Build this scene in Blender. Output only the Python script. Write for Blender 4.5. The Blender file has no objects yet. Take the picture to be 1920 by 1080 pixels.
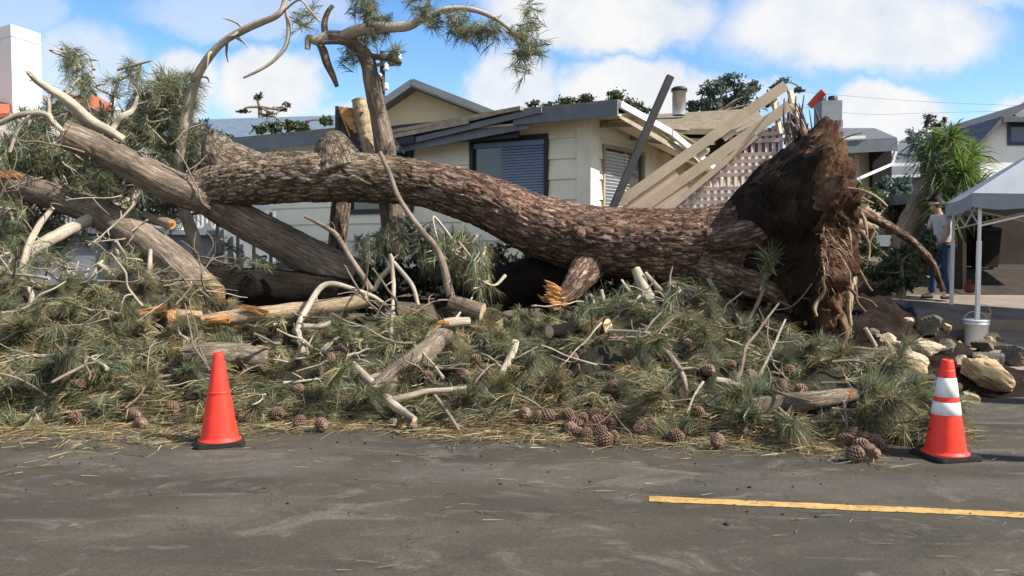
import bpy, math, random
import numpy as np
from mathutils import Vector, noise as mnoise
R = math.radians
rng = np.random.RandomState(7)
rnd = random.Random(11)
scene = bpy.context.scene
col = scene.collection

# ------------------------------------------------------------------ camera, sky, sun, exposure
K = 1663.0                      # focal length in photo pixels (1920 wide)
CAMZ = 1.55
PITCH = math.atan(80 / K)
camd = bpy.data.cameras.new("camera")
camd.sensor_width = 36
camd.lens = 36 * K / 1920
camd.clip_start = 0.1
camd.clip_end = 2000
cam = bpy.data.objects.new("camera", camd)
cam.location = (0, 0, CAMZ)
cam.rotation_euler = (R(90) - PITCH, 0, 0)
col.objects.link(cam)
scene.camera = cam
SUN_EL, SUN_AZ = R(43), R(-18)  # azimuth from +X towards +Y
SUN_STRENGTH, SKY_STRENGTH, CLOUD_STRENGTH, EXPOSURE = 5.0, 0.118, 0.56, 0.78
sd = Vector((math.cos(SUN_EL) * math.cos(SUN_AZ), math.cos(SUN_EL) * math.sin(SUN_AZ), math.sin(SUN_EL)))
sl = bpy.data.lights.new("sun", 'SUN')
sl.energy = SUN_STRENGTH
sl.angle = R(0.53)
sl.color = (1.0, 0.94, 0.84)
so = bpy.data.objects.new("sun", sl)
so.rotation_euler = sd.to_track_quat('Z', 'Y').to_euler()
so.location = (20, -10, 30)
col.objects.link(so)
scene.view_settings.view_transform = 'Standard'
scene.view_settings.look = 'None'
scene.view_settings.gamma = 1
scene.view_settings.exposure = EXPOSURE


class NT:
    """small node-tree writer"""
    def __init__(s, tree):
        s.t = tree
        s.n = tree.nodes
        s.l = tree.links
    def new(s, typ, **kw):
        nd = s.n.new(typ)
        for k, v in kw.items():
            if k.startswith('i_'):
                s.set(nd.inputs[int(k[2:])], v)
            else:
                setattr(nd, k, v)
        return nd
    def set(s, sock, v):
        if isinstance(v, bpy.types.NodeSocket):
            s.l.new(v, sock)
        else:
            sock.default_value = v
    def math(s, op, a, b=0.0, c=0.0, clamp=False):
        nd = s.new('ShaderNodeMath', operation=op, use_clamp=clamp)
        s.set(nd.inputs[0], a); s.set(nd.inputs[1], b); s.set(nd.inputs[2], c)
        return nd.outputs[0]
    def vmath(s, op, a, b=(0, 0, 0)):
        nd = s.new('ShaderNodeVectorMath', operation=op)
        s.set(nd.inputs[0], a); s.set(nd.inputs[1], b)
        return nd.outputs['Value'] if op in ('LENGTH', 'DOT_PRODUCT') else nd.outputs[0]
    def noise(s, vec, scale, detail=4, rough=0.55, out='Fac', dist=0.0):
        nd = s.new('ShaderNodeTexNoise')
        s.set(nd.inputs['Vector'], vec)
        nd.inputs['Scale'].default_value = scale
        nd.inputs['Detail'].default_value = detail
        nd.inputs['Roughness'].default_value = rough
        nd.inputs['Distortion'].default_value = dist
        return nd.outputs[out]
    def voro(s, vec, scale, feature='F1', out='Distance', rand=1.0):
        nd = s.new('ShaderNodeTexVoronoi', feature=feature)
        s.set(nd.inputs['Vector'], vec)
        nd.inputs['Scale'].default_value = scale
        nd.inputs['Randomness'].default_value = rand
        return nd.outputs[out]
    def ramp(s, fac, stops, interp='LINEAR'):
        nd = s.new('ShaderNodeValToRGB')
        nd.color_ramp.interpolation = interp
        e = nd.color_ramp.elements
        while len(e) < len(stops):
            e.new(0.5)
        for el, (p, c) in zip(e, stops):
            el.position = p
            el.color = (c, c, c, 1) if isinstance(c, (int, float)) else (*c, 1)
        s.set(nd.inputs[0], fac)
        return nd.outputs[0]
    def mix(s, fac, a, b, blend='MIX'):
        nd = s.new('ShaderNodeMix', data_type='RGBA', blend_type=blend)
        s.set(nd.inputs[0], fac)
        for k, v in ((6, a), (7, b)):
            if isinstance(v, bpy.types.NodeSocket):
                s.l.new(v, nd.inputs[k])
            else:
                nd.inputs[k].default_value = (*v[:3], 1)
        return nd.outputs[2]
    def mapr(s, v, a, b, c=0.0, d=1.0, smooth=True):
        nd = s.new('ShaderNodeMapRange', interpolation_type='SMOOTHSTEP' if smooth else 'LINEAR')
        s.set(nd.inputs[0], v)
        for i, x in enumerate((a, b, c, d)):
            nd.inputs[1 + i].default_value = x
        return nd.outputs[0]


# ---- sky with clouds: everything a function of the world direction
world = bpy.data.worlds.new("World")
scene.world = world
world.use_nodes = True
w = NT(world.node_tree)
w.n.clear()
tcn = w.new('ShaderNodeTexCoord')
dirv = tcn.outputs['Generated']
sky = w.new('ShaderNodeTexSky', sky_type='NISHITA', sun_disc=False)
sky.sun_elevation = SUN_EL
sky.sun_rotation = math.atan2(sd.x, sd.y)
sky.air_density = 1.0
sky.dust_density = 0.3
sky.ozone_density = 1.2
sep = w.new('ShaderNodeSeparateXYZ')
w.l.new(dirv, sep.inputs[0])
ymax = w.math('MAXIMUM', sep.outputs[1], 0.05)
uu = w.math('DIVIDE', sep.outputs[0], ymax)
vv = w.math('DIVIDE', sep.outputs[2], ymax)
cmb = w.new('ShaderNodeCombineXYZ')
w.set(cmb.inputs[0], uu); w.set(cmb.inputs[1], vv)
uv = cmb.outputs[0]
warp = w.noise(uv, 9.0, 6, 0.6, out='Color')
warp2 = w.noise(uv, 34.0, 4, 0.6, out='Color')
wv = w.vmath('ADD', w.vmath('SCALE', w.vmath('SUBTRACT', warp, (.5, .5, .5))), (0, 0, 0))
w.n[-1].inputs[0].default_value = (0, 0, 0)
sc1 = w.new('ShaderNodeVectorMath', operation='SCALE'); w.set(sc1.inputs[0], w.vmath('SUBTRACT', warp, (.5, .5, .5))); sc1.inputs[3].default_value = 0.075
sc2 = w.new('ShaderNodeVectorMath', operation='SCALE'); w.set(sc2.inputs[0], w.vmath('SUBTRACT', warp2, (.5, .5, .5))); sc2.inputs[3].default_value = 0.022
uvw = w.vmath('ADD', uv, w.vmath('ADD', sc1.outputs[0], sc2.outputs[0]))
CLOUDS = [  # centre and radii in degrees-like sky units, density
    (1120, 30, 235, 78, 1.0), (1600, 55, 285, 95, .95), (1650, 225, 125, 70, 1.0), (1190, 168, 185, 66, 1.0),
    (955, 175, 95, 85, .9), (515, 165, 110, 85, 1.0), (350, 155, 85, 70, .9), (150, 130, 125, 95, .62),
    (470, 20, 230, 55, .45), (1900, 225, 75, 48, .9), (30, 20, 120, 50, .4), (1400, 185, 130, 30, .55),
    (760, 235, 260, 38, .5), (1780, -20, 160, 50, .7), (1330, -100, 330, 70, 1.0), (600, -140, 260, 60, .7)]
acc = None
for (cx, cy, rx, ry, dn) in CLOUDS:
    c = ((cx - 960) / K, (460 - cy) / K, 0)
    mp = w.new('ShaderNodeVectorMath', operation='MULTIPLY')
    w.set(mp.inputs[0], w.vmath('SUBTRACT', uvw, c))
    mp.inputs[1].default_value = (K / rx, K / ry, 0)
    b = w.mapr(w.vmath('LENGTH', mp.outputs[0]), 1.13, 0.68, 0, dn)
    acc = b if acc is None else w.math('MAXIMUM', acc, b)
base_cl = w.mapr(w.noise(dirv, 2.6, 7, 0.58), 0.54, 0.70, 0, .6)
high = w.mapr(sep.outputs[2], 0.36, 0.5)
acc = w.math('MAXIMUM', acc, w.math('MULTIPLY', base_cl, high))
# added bank of unseen bright cloud behind the viewer, soft fill for shaded walls
bank = w.math('MULTIPLY', w.mapr(w.noise(dirv, 1.7, 6, .55), .34, .52, 0, .95), w.mapr(sep.outputs[1], .0, -.35))
acc = w.math('MAXIMUM', acc, bank)
hz = w.mapr(sep.outputs[2], 0.15, 0.0, 0, .4)
acc = w.math('MAXIMUM', acc, hz)
shade = w.noise(uv, 13.0, 5, 0.6)
ccol = w.ramp(shade, [(0.3, (.80, .86, .95)), (0.6, (1.0, 1.0, 1.0))])
bg1 = w.new('ShaderNodeBackground'); bg2 = w.new('ShaderNodeBackground')
hsv = w.new('ShaderNodeHueSaturation'); hsv.inputs['Saturation'].default_value = 1.35; hsv.inputs['Hue'].default_value = .508
w.l.new(sky.outputs[0], hsv.inputs['Color'])
w.l.new(hsv.outputs[0], bg1.inputs[0]); bg1.inputs[1].default_value = SKY_STRENGTH
w.l.new(ccol, bg2.inputs[0]); bg2.inputs[1].default_value = CLOUD_STRENGTH
mx = w.new('ShaderNodeMixShader')
w.set(mx.inputs[0], acc); w.l.new(bg1.outputs[0], mx.inputs[1]); w.l.new(bg2.outputs[0], mx.inputs[2])
wo = w.new('ShaderNodeOutputWorld')
w.l.new(mx.outputs[0], wo.inputs[0])

# ------------------------------------------------------------------ helpers: geometry
FWD = np.array((0, math.cos(PITCH), -math.sin(PITCH)))
UPV = np.array((0, math.sin(PITCH), math.cos(PITCH)))
EYE = np.array((0, 0, CAMZ))


def ray(px, py):
    return FWD + (px - 960) / K * np.array((1.0, 0, 0)) + (540 - py) / K * UPV


def P(px, py, d):
    return EYE + d * ray(px, py)


def plane_hit(px, py, o, n):
    r = ray(px, py)
    n = np.asarray(n, float)
    return EYE + r * (np.dot(np.asarray(o) - EYE, n) / np.dot(r, n))


def nz3(p, f=1.0, s=0.0):
    return mnoise.noise((p[0] * f + s, p[1] * f + s * 1.7, p[2] * f - s))


def ground_h(x, y):
    t = np.clip((np.asarray(y, float) - 9.6) / 6.4, 0, 2.6)
    return np.where(t < 1.25, 0.72 * t * t * (1.25 - t * .28) / 0.97, 0.72 * 1.25 * 1.25 * (1.25 - .35) / .97 + (t - 1.25) * .35)


FRONT = ([-700, 0, 250, 400, 700, 850, 1000, 1200, 1400, 1500, 1620, 1690, 1740, 1790],
         [800, 798, 806, 806, 795, 812, 816, 826, 834, 850, 856, 838, 800, 780])
RIDGE = ([-700, 0, 150, 250, 400, 560, 700, 850, 1000, 1100, 1200, 1400, 1500, 1580, 1650, 1720, 1790],
         [528, 522, 516, 548, 600, 592, 602, 600, 606, 586, 568, 588, 604, 646, 725, 812, 900])


def mound(x, y):
    """height of the heap of boughs above z = 0"""
    x = np.asarray(x, float); y = np.asarray(y, float)
    px = 960 + K * x / 8.4
    yf = K * CAMZ / (np.interp(px, *FRONT) - 460)
    yr = 9.55
    zt = np.maximum(CAMZ - (np.interp(px, *RIDGE) - 460) / K * yr, 0)
    s = np.clip((y - yf) / (yr - yf), 0, 1)
    h = zt * (s ** 0.78)
    b = np.clip((y - yr) / 1.1, 0, 1)
    h = h * (1 - b * b * (3 - 2 * b) * 0.75)
    return h


def mound_n(x, y):
    m = float(mound(x, y))
    return m + min(1, m * 4) * (0.22 * mnoise.noise((x * 1.9, y * 2.1, 3.0)) + 0.13 * mnoise.noise((x * 5.2, y * 5.2, 9.0)))


def surf(px, py, lift=0.0):
    """first point of a line of sight on the heap or the ground"""
    r = ray(px, py)
    d = 5.0
    while d < 16:
        p = EYE + r * d
        if p[2] <= max(mound_n(p[0], p[1]), float(ground_h(p[0], p[1]))) + lift:
            return p
        d += 0.02
    return EYE + r * 9.5


def unit(v):
    v = np.asarray(v, float)
    return v / (np.linalg.norm(v) + 1e-9)


def catmull(pts, rad, sub):
    pts = np.asarray(pts, float); rad = np.asarray(rad, float)
    n = len(pts)
    if n == 2:
        t = np.linspace(0, 1, sub + 1)[:, None]
        return pts[0] * (1 - t) + pts[1] * t, (rad[0] * (1 - t[:, 0]) + rad[1] * t[:, 0])
    q = np.vstack([2 * pts[0] - pts[1], pts, 2 * pts[-1] - pts[-2]])
    out, ro = [], []
    for i in range(n - 1):
        p0, p1, p2, p3 = q[i], q[i + 1], q[i + 2], q[i + 3]
        for j in range(sub):
            t = j / sub
            out.append(0.5 * ((2 * p1) + (-p0 + p2) * t + (2 * p0 - 5 * p1 + 4 * p2 - p3) * t * t + (-p0 + 3 * p1 - 3 * p2 + p3) * t ** 3))
            ro.append(rad[i] * (1 - t) + rad[i + 1] * t)
    out.append(pts[-1]); ro.append(rad[-1])
    return np.array(out), np.array(ro)


class MB:
    """collects shapes; build() links them as ONE mesh object"""
    def __init__(s):
        s.V, s.F, s.T, s.C, s.M, s.n = [], [], [], [], [], 0
    def add(s, V, faces, T=None, C=None, mi=0):
        V = np.asarray(V, float).reshape(-1, 3)
        s.V.append(V)
        s.T.append(V.copy() if T is None else np.asarray(T, float))
        s.C.append(np.full((len(V), 3), 0.5) if C is None else np.broadcast_to(np.asarray(C, float), (len(V), 3)))
        for f in faces:
            f = np.asarray(f, int)
            if len(f):
                s.F.append(f + s.n)
                s.M.append(np.full(len(f), mi))
        s.n += len(V)
    # -- shapes
    def tube(s, pts, rad, seg=8, sub=6, nzv=0.0, s0=0.0, nf=6.0, caps=True, capmi=None, C=None, mi=0, disp=None, seed=0.0):
        p, r = catmull(pts, rad, sub)
        n = len(p)
        tan = np.gradient(p, axis=0)
        tan /= np.linalg.norm(tan, axis=1)[:, None] + 1e-9
        a = np.array((0, 0, 1.0)) if abs(tan[0][2]) < 0.9 else np.array((1.0, 0, 0))
        u = unit(np.cross(tan[0], a))
        sl_ = np.concatenate([[0], np.cumsum(np.linalg.norm(np.diff(p, axis=0), axis=1))])
        th = np.arange(seg) / seg * 2 * math.pi
        V = np.zeros((n, seg, 3)); T = np.zeros((n, seg, 3))
        for i in range(n):
            u = unit(u - tan[i] * np.dot(u, tan[i]))
            v = np.cross(tan[i], u)
            rr = np.full(seg, r[i])
            if nzv:
                rr = rr * (1 + nzv * np.array([mnoise.noise((sl_[i] * nf + seed, math.cos(t) * 1.3, math.sin(t) * 1.3 + seed)) for t in th]))
            if disp is not None:
                rr = rr + np.array([disp(sl_[i], t, r[i]) for t in th])
            V[i] = p[i] + np.outer(rr * np.cos(th), u) + np.outer(rr * np.sin(th), v)
            T[i, :, 0] = sl_[i] + s0; T[i, :, 1] = r[i] * np.cos(th); T[i, :, 2] = r[i] * np.sin(th)
        idx = np.arange(n * seg).reshape(n, seg)
        nx = np.roll(idx, -1, axis=1)
        q = np.stack([idx[:-1], nx[:-1], nx[1:], idx[1:]], -1).reshape(-1, 4)
        s.add(V.reshape(-1, 3), [q], T.reshape(-1, 3), C, mi)
        if caps:
            for e, ring in ((0, idx[0]), (n - 1, idx[-1])):
                Vr = V.reshape(-1, 3)[ring]
                k = np.arange(seg)
                tri = np.stack([k, np.roll(k, -1), np.full(seg, seg)], -1)
                if e == 0:
                    tri = tri[:, ::-1]
                Tc = np.vstack([T.reshape(-1, 3)[ring], [[sl_[e] + s0, 0, 0]]])
                s.add(np.vstack([Vr, [p[e]]]), [tri], Tc, C, mi if capmi is None else capmi)
        return p
    def hexa(s, c8, mi=0, C=None):
        c8 = np.asarray(c8, float)
        s.add(c8, [np.array([(0, 3, 2, 1), (4, 5, 6, 7), (0, 1, 5, 4), (1, 2, 6, 5), (2, 3, 7, 6), (3, 0, 4, 7)])], None, C, mi)
    def box(s, c, hx, hy, hz, mi=0, C=None):
        c, hx, hy, hz = (np.asarray(v, float) for v in (c, hx, hy, hz))
        s.hexa([c - hx - hy - hz, c + hx - hy - hz, c + hx + hy - hz, c - hx + hy - hz,
                c - hx - hy + hz, c + hx - hy + hz, c + hx + hy + hz, c - hx + hy + hz], mi, C)
    def board(s, a, b, wid, th, face=(0, -1, 0), mi=0, C=None):
        a, b = np.asarray(a, float), np.asarray(b, float)
        d = unit(b - a)
        f = unit(np.asarray(face, float) - d * np.dot(face, d))
        wv_ = np.cross(d, f)
        s.box((a + b) / 2, (b - a) / 2, wv_ * wid / 2, f * th / 2, mi, C)
    def prism(s, poly, ext, mi=0, C=None):
        poly = np.asarray(poly, float); n = len(poly)
        V = np.vstack([poly, poly + np.asarray(ext, float), [poly.mean(0)], [poly.mean(0) + np.asarray(ext, float)]])
        k = np.arange(n); k2 = (k + 1) % n
        s.add(V, [np.stack([k, k2, k2 + n, k + n], -1), np.stack([k2, k, np.full(n, 2 * n)], -1), np.stack([k + n, k2 + n, np.full(n, 2 * n + 1)], -1)], None, C, mi)
    def lathe(s, prof, c=(0, 0, 0), seg=24, mi=0, C=None, sq=0):
        prof = np.asarray(prof, float); n = len(prof)
        th = np.arange(seg) / seg * 2 * math.pi
        V = np.stack([np.outer(prof[:, 0], np.cos(th)), np.outer(prof[:, 0], np.sin(th)), np.repeat(prof[:, 1][:, None], seg, 1)], -1) + np.asarray(c)
        idx = np.arange(n * seg).reshape(n, seg); nx = np.roll(idx, -1, 1)
        s.add(V.reshape(-1, 3), [np.stack([idx[:-1], nx[:-1], nx[1:], idx[1:]], -1).reshape(-1, 4)], None, C, mi)
    def needles(s, base, dirs, length, width, droop, C, mi=0):
        n = len(base)
        dirs = dirs / (np.linalg.norm(dirs, axis=1)[:, None] + 1e-9)
        side = np.cross(dirs, rng.normal(size=(n, 3)))
        side /= np.linalg.norm(side, axis=1)[:, None] + 1e-9
        L = np.asarray(length).reshape(-1, 1); W = np.asarray(width).reshape(-1, 1)
        mid = base + dirs * L * .55 + np.array((0, 0, -1)) * L * droop * .25
        tip = base + dirs * L * .97 + np.array((0, 0, -1)) * L * droop
        V = np.stack([base - side * W / 2, base + side * W / 2, mid - side * W * .42, mid + side * W * .42, tip], 1)
        i = np.arange(n)[:, None] * 5
        s.add(V.reshape(-1, 3), [i + np.array((0, 1, 3, 2)), i + np.array((2, 3, 4))], None, np.repeat(C, 5, axis=0), mi)
    def build(s, name, mats, parent=None, smooth=True, origin=None):
        me = bpy.data.meshes.new(name)
        V = np.vstack(s.V)
        if origin is not None:
            V = V - np.asarray(origin)
        loops = np.concatenate([f.reshape(-1) for f in s.F])
        sizes = np.concatenate([np.full(len(f), f.shape[1]) for f in s.F])
        starts = np.concatenate([[0], np.cumsum(sizes)[:-1]])
        me.vertices.add(len(V)); me.vertices.foreach_set('co', V.astype(np.float32).ravel())
        me.loops.add(len(loops)); me.loops.foreach_set('vertex_index', loops.astype(np.int32))
        me.polygons.add(len(sizes)); me.polygons.foreach_set('loop_start', starts.astype(np.int32))
        me.polygons.foreach_set('material_index', np.concatenate(s.M).astype(np.int32))
        me.polygons.foreach_set('use_smooth', np.full(len(sizes), bool(smooth)))
        at = me.attributes.new('tc', 'FLOAT_VECTOR', 'POINT'); at.data.foreach_set('vector', np.vstack(s.T).astype(np.float32).ravel())
        ac = me.attributes.new('tint', 'FLOAT_VECTOR', 'POINT'); ac.data.foreach_set('vector', np.vstack(s.C).astype(np.float32).ravel())
        me.update(calc_edges=True)
        me.validate()
        for m in (mats if isinstance(mats, (list, tuple)) else [mats]):
            me.materials.append(m)
        o = bpy.data.objects.new(name, me)
        col.objects.link(o)
        if origin is not None:
            o.location = origin
        if parent is not None:
            o.parent = parent
            o.matrix_parent_inverse = parent.matrix_basis.inverted()
        return o


def tag(o, label=None, cat=None, group=None, kind=None):
    for k, v in (('label', label), ('category', cat), ('group', group), ('kind', kind)):
        if v:
            o[k] = v
    return o


def thing(name, label, cat, loc=(0, 0, 0), group=None):
    o = bpy.data.objects.new(name, None)
    o.empty_display_size = 0.2
    o.location = loc
    col.objects.link(o)
    return tag(o, label, cat, group)


def copy_tree(o, parent=None):
    c = o.copy()
    col.objects.link(c)
    if parent is not None:
        c.parent = parent
    for ch in list(o.children):
        copy_tree(ch, c)
    return c


# ------------------------------------------------------------------ materials
def mat(name):
    m = bpy.data.materials.new(name)
    m.use_nodes = True
    t = NT(m.node_tree)
    bs = t.n['Principled BSDF']
    bs.inputs['Specular IOR Level'].default_value = 0.3
    return m, t, bs


def attr(t, name):
    return t.new('ShaderNodeAttribute', attribute_name=name).outputs['Vector']


def bump(t, bs, h, strength=0.5, dist=0.02):
    b = t.new('ShaderNodeBump')
    b.inputs['Strength'].default_value = strength
    b.inputs['Distance'].default_value = dist
    t.set(b.inputs['Height'], h)
    t.l.new(b.outputs[0], bs.inputs['Normal'])


def simple(name, c, rough=0.7, var=0.18, scale=6, metal=0.0, spec=0.3, dirt=None, bumpk=0.0):
    m, t, bs = mat(name)
    tc = t.new('ShaderNodeTexCoord').outputs['Object']
    n1 = t.noise(tc, scale, 5, 0.6)
    f = t.mapr(n1, 0.3, 0.7, 1 - var, 1 + var, False)
    cc = t.new('ShaderNodeVectorMath', operation='SCALE'); cc.inputs[0].default_value = c; t.set(cc.inputs[3], f)
    c_out = cc.outputs[0]
    if dirt:
        c_out = t.mix(t.mapr(t.noise(tc, scale * .45, 6, .65), .52, .7, 0, .8), c_out, dirt)
    t.l.new(c_out, bs.inputs['Base Color'])
    bs.inputs['Roughness'].default_value = rough
    bs.inputs['Metallic'].default_value = metal
    bs.inputs['Specular IOR Level'].default_value = spec
    if bumpk:
        bump(t, bs, t.noise(tc, scale * 5, 5, .6), bumpk, 0.02)
    return m


def bark(name, stops, sx=3.0, sr=11.0, flecks=0.35, fleck_c=(.42, .35, .31), grad=None, bumpd=0.03, crack=.15):
    m, t, bs = mat(name)
    tc = attr(t, 'tc')
    mp = t.new('ShaderNodeVectorMath', operation='MULTIPLY'); t.l.new(tc, mp.inputs[0]); mp.inputs[1].default_value = (sx, sr, sr)
    wz = t.noise(mp.outputs[0], 1.3, 3, .5, out='Color')
    wv_ = t.vmath('ADD', mp.outputs[0], wz)
    n1 = t.noise(wv_, 1.1, 7, 0.65)
    base = t.ramp(n1, stops)
    if grad:   # colour of the bark changes along the trunk
        sx_ = t.new('ShaderNodeSeparateXYZ'); t.l.new(tc, sx_.inputs[0])
        base = t.mix(t.math('ADD', t.mapr(sx_.outputs[0], grad[0], grad[1]), t.math('MULTIPLY', t.math('SUBTRACT', n1, .5), .6), clamp=True), base, t.ramp(n1, grad[2]))
    wz2 = t.noise(mp.outputs[0], 4.0, 4, .6, out='Color')
    wv2 = t.vmath('ADD', wv_, t.vmath('MULTIPLY', wz2, (1.1, 1.1, 1.1)))
    pl = t.voro(wv2, .9, 'DISTANCE_TO_EDGE')
    pl2 = t.voro(wv2, 2.3, 'DISTANCE_TO_EDGE')
    cr = t.math('MULTIPLY', t.mapr(pl, 0.0, 0.15), t.mapr(pl2, 0.0, 0.10, .45, 1))
    cell = t.voro(wv2, 2.3, 'F1', 'Color')
    cs = t.new('ShaderNodeSeparateColor'); t.l.new(cell, cs.inputs[0])
    base = t.mix(t.math('MULTIPLY', t.mapr(cs.outputs[0], .55, .95), flecks), base, fleck_c)
    fine = t.noise(wv_, 6.0, 4, .7)
    base = t.mix(t.math('MULTIPLY', t.mapr(fine, .54, .68), flecks), base, fleck_c)
    base = t.mix(t.mapr(cr, 0, 1, 1 - crack, 0), base, (.035, .025, .02))
    lv_ = t.new('ShaderNodeVectorMath', operation='SCALE'); t.l.new(base, lv_.inputs[0]); t.set(lv_.inputs[3], t.mapr(t.noise(tc, 1.9, 4, .6), .3, .7, .62, 1.38, False))
    base = lv_.outputs[0]
    t.l.new(base, bs.inputs['Base Color'])
    bs.inputs['Roughness'].default_value = 0.9
    bs.inputs['Specular IOR Level'].default_value = 0.15
    bump(t, bs, t.math('ADD', t.math('MULTIPLY', cr, .7), t.math('MULTIPLY', fine, .7)), .9, bumpd)
    return m


def needle_mat(name, trans=0.3):
    m, t, bs = mat(name)
    c = attr(t, 'tint')
    t.l.new(c, bs.inputs['Base Color'])
    bs.inputs['Roughness'].default_value = .5
    bs.inputs['Specular IOR Level'].default_value = .35
    tr = t.new('ShaderNodeBsdfTranslucent'); t.l.new(c, tr.inputs[0])
    ms = t.new('ShaderNodeMixShader'); ms.inputs[0].default_value = trans
    t.l.new(bs.outputs[0], ms.inputs[1]); t.l.new(tr.outputs[0], ms.inputs[2])
    t.l.new(ms.outputs[0], t.n['Material Output'].inputs[0])
    return m


M = {}
M['trunk'] = bark('pine_bark', [(.3, (.09, .044, .030)), (.5, (.225, .122, .082)), (.72, (.42, .265, .19))], 4.2, 17, .55, (.52, .41, .33),
                  grad=(3.6, 6.0, [(.3, (.17, .125, .085)), (.5, (.31, .24, .17)), (.72, (.48, .39, .295))]), bumpd=.03)
M['limb'] = bark('limb_bark', [(.3, (.17, .125, .088)), (.5, (.27, .21, .155)), (.75, (.38, .305, .235))], 2.4, 22, .28, (.44, .37, .30), bumpd=.014, crack=.5)
M['pale'] = bark('weathered_branch', [(.3, (.33, .27, .19)), (.5, (.50, .43, .33)), (.75, (.64, .57, .46))], 3.0, 40, .2, (.6, .55, .47), bumpd=.004, crack=.75)
M['twig'] = bark('twig_bark', [(.3, (.16, .115, .085)), (.5, (.26, .20, .15)), (.75, (.40, .32, .25))], 5.0, 50, .2, (.45, .38, .32), bumpd=.003, crack=.7)
M['raw'] = bark('torn_wood', [(.3, (.66, .22, .06)), (.5, (.76, .36, .13)), (.75, (.82, .56, .30))], 3, 50, .25, (.85, .66, .42), bumpd=.006, crack=.75)
M['cut'] = simple('sawn_wood', (.50, .38, .24), .8, .25, 18)
M['shadebark'] = bark('shade_black_bark', [(.3, (.008, .006, .005)), (.5, (.015, .012, .010)), (.75, (.03, .023, .018))], 2, 16, .06, (.06, .05, .042), bumpd=.012, crack=.5)  # near-black bark; shade of the hollow painted into the colour
M['root'] = bark('root_bark', [(.3, (.13, .075, .045)), (.5, (.26, .165, .10)), (.75, (.42, .30, .20))], 4, 36, .2, (.5, .38, .26), bumpd=.006, crack=.6)
M['paleroot'] = bark('stripped_root', [(.3, (.27, .19, .115)), (.5, (.44, .33, .21)), (.75, (.6, .49, .35))], 4, 30, .2, (.62, .52, .38), bumpd=.006, crack=.6)
M['needle'] = needle_mat('pine_needle')
M['leaf'] = needle_mat('leaf', .35)
M['cone'] = simple('pine_cone_scale', (.17, .105, .075), .8, .4, 14, dirt=(.27, .20, .15))


def soil_mat():
    m, t, bs = mat('soil')
    tc = t.new('ShaderNodeTexCoord').outputs['Object']
    n = t.noise(tc, 4, 8, .65)
    t.l.new(t.ramp(n, [(.3, (.012, .008, .006)), (.55, (.030, .020, .014)), (.75, (.070, .047, .031))]), bs.inputs['Base Color'])  # dark earth, deepened to hold the shade of root face and hollow
    bs.inputs['Roughness'].default_value = .95
    bs.inputs['Specular IOR Level'].default_value = .1
    bump(t, bs, t.noise(tc, 22, 8, .7), 1.0, .05)
    return m


M['soil'] = soil_mat()


def asphalt():
    m, t, bs = mat('asphalt')
    tc = t.new('ShaderNodeTexCoord').outputs['Object']
    st = t.new('ShaderNodeVectorMath', operation='MULTIPLY'); t.l.new(tc, st.inputs[0]); st.inputs[1].default_value = (.55, 1, 1)
    big = t.noise(st.outputs[0], .8, 6, .62, dist=.4)
    c = t.ramp(big, [(.30, (.062, .053, .039)), (.5, (.106, .091, .066)), (.70, (.168, .144, .108))])
    sp = t.new('ShaderNodeSeparateXYZ'); t.l.new(tc, sp.inputs[0])
    # dust and mud trodden out of the heap
    dst = t.math('MULTIPLY', t.mapr(t.noise(st.outputs[0], 1.7, 7, .68, dist=1.2), .52, .70), t.mapr(sp.outputs[1], 1.5, 7.4, .25, .85))
    c = t.mix(dst, c, (.140, .108, .068))
    pale = t.mapr(t.noise(st.outputs[0], 1.9, 9, .74, dist=2.0), .50, .66, 0, .85)
    c = t.mix(pale, c, (.225, .198, .158))
    # old patch along the centre of the road, slightly paler
    c = t.mix(t.math('MULTIPLY', t.mapr(t.math('ABSOLUTE', t.math('SUBTRACT', t.math('ADD', sp.outputs[1], t.math('MULTIPLY', sp.outputs[0], .11)), 5.95)), .34, .2, 0, .5), t.mapr(t.noise(tc, 2.2, 5, .6), .35, .6)), c, (.16, .145, .122))
    crk = t.voro(t.vmath('ADD', st.outputs[0], t.noise(tc, 2.0, 5, .6, out='Color')), .55, 'DISTANCE_TO_EDGE')
    c = t.mix(t.math('MULTIPLY', t.mapr(crk, .010, .002), .28), c, (.018, .017, .016))
    agg = t.noise(tc, 160, 3, .8)
    c = t.mix(t.mapr(agg, .35, .7, .5, 0), c, (.02, .02, .02))
    c = t.mix(t.mapr(t.noise(tc, 38, 4, .7), .42, .62, .30, 0), c, (.028, .026, .022))
    c = t.mix(t.mapr(t.noise(tc, 90, 2, .6), .62, .75, 0, .5), c, (.22, .21, .2))
    t.l.new(c, bs.inputs['Base Color'])
    bs.inputs['Roughness'].default_value = .88
    bs.inputs['Specular IOR Level'].default_value = .15
    bump(t, bs, t.math('ADD', agg, t.math('MULTIPLY', t.noise(tc, 5, 6, .6), 1.2)), .5, .012)
    return m


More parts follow.
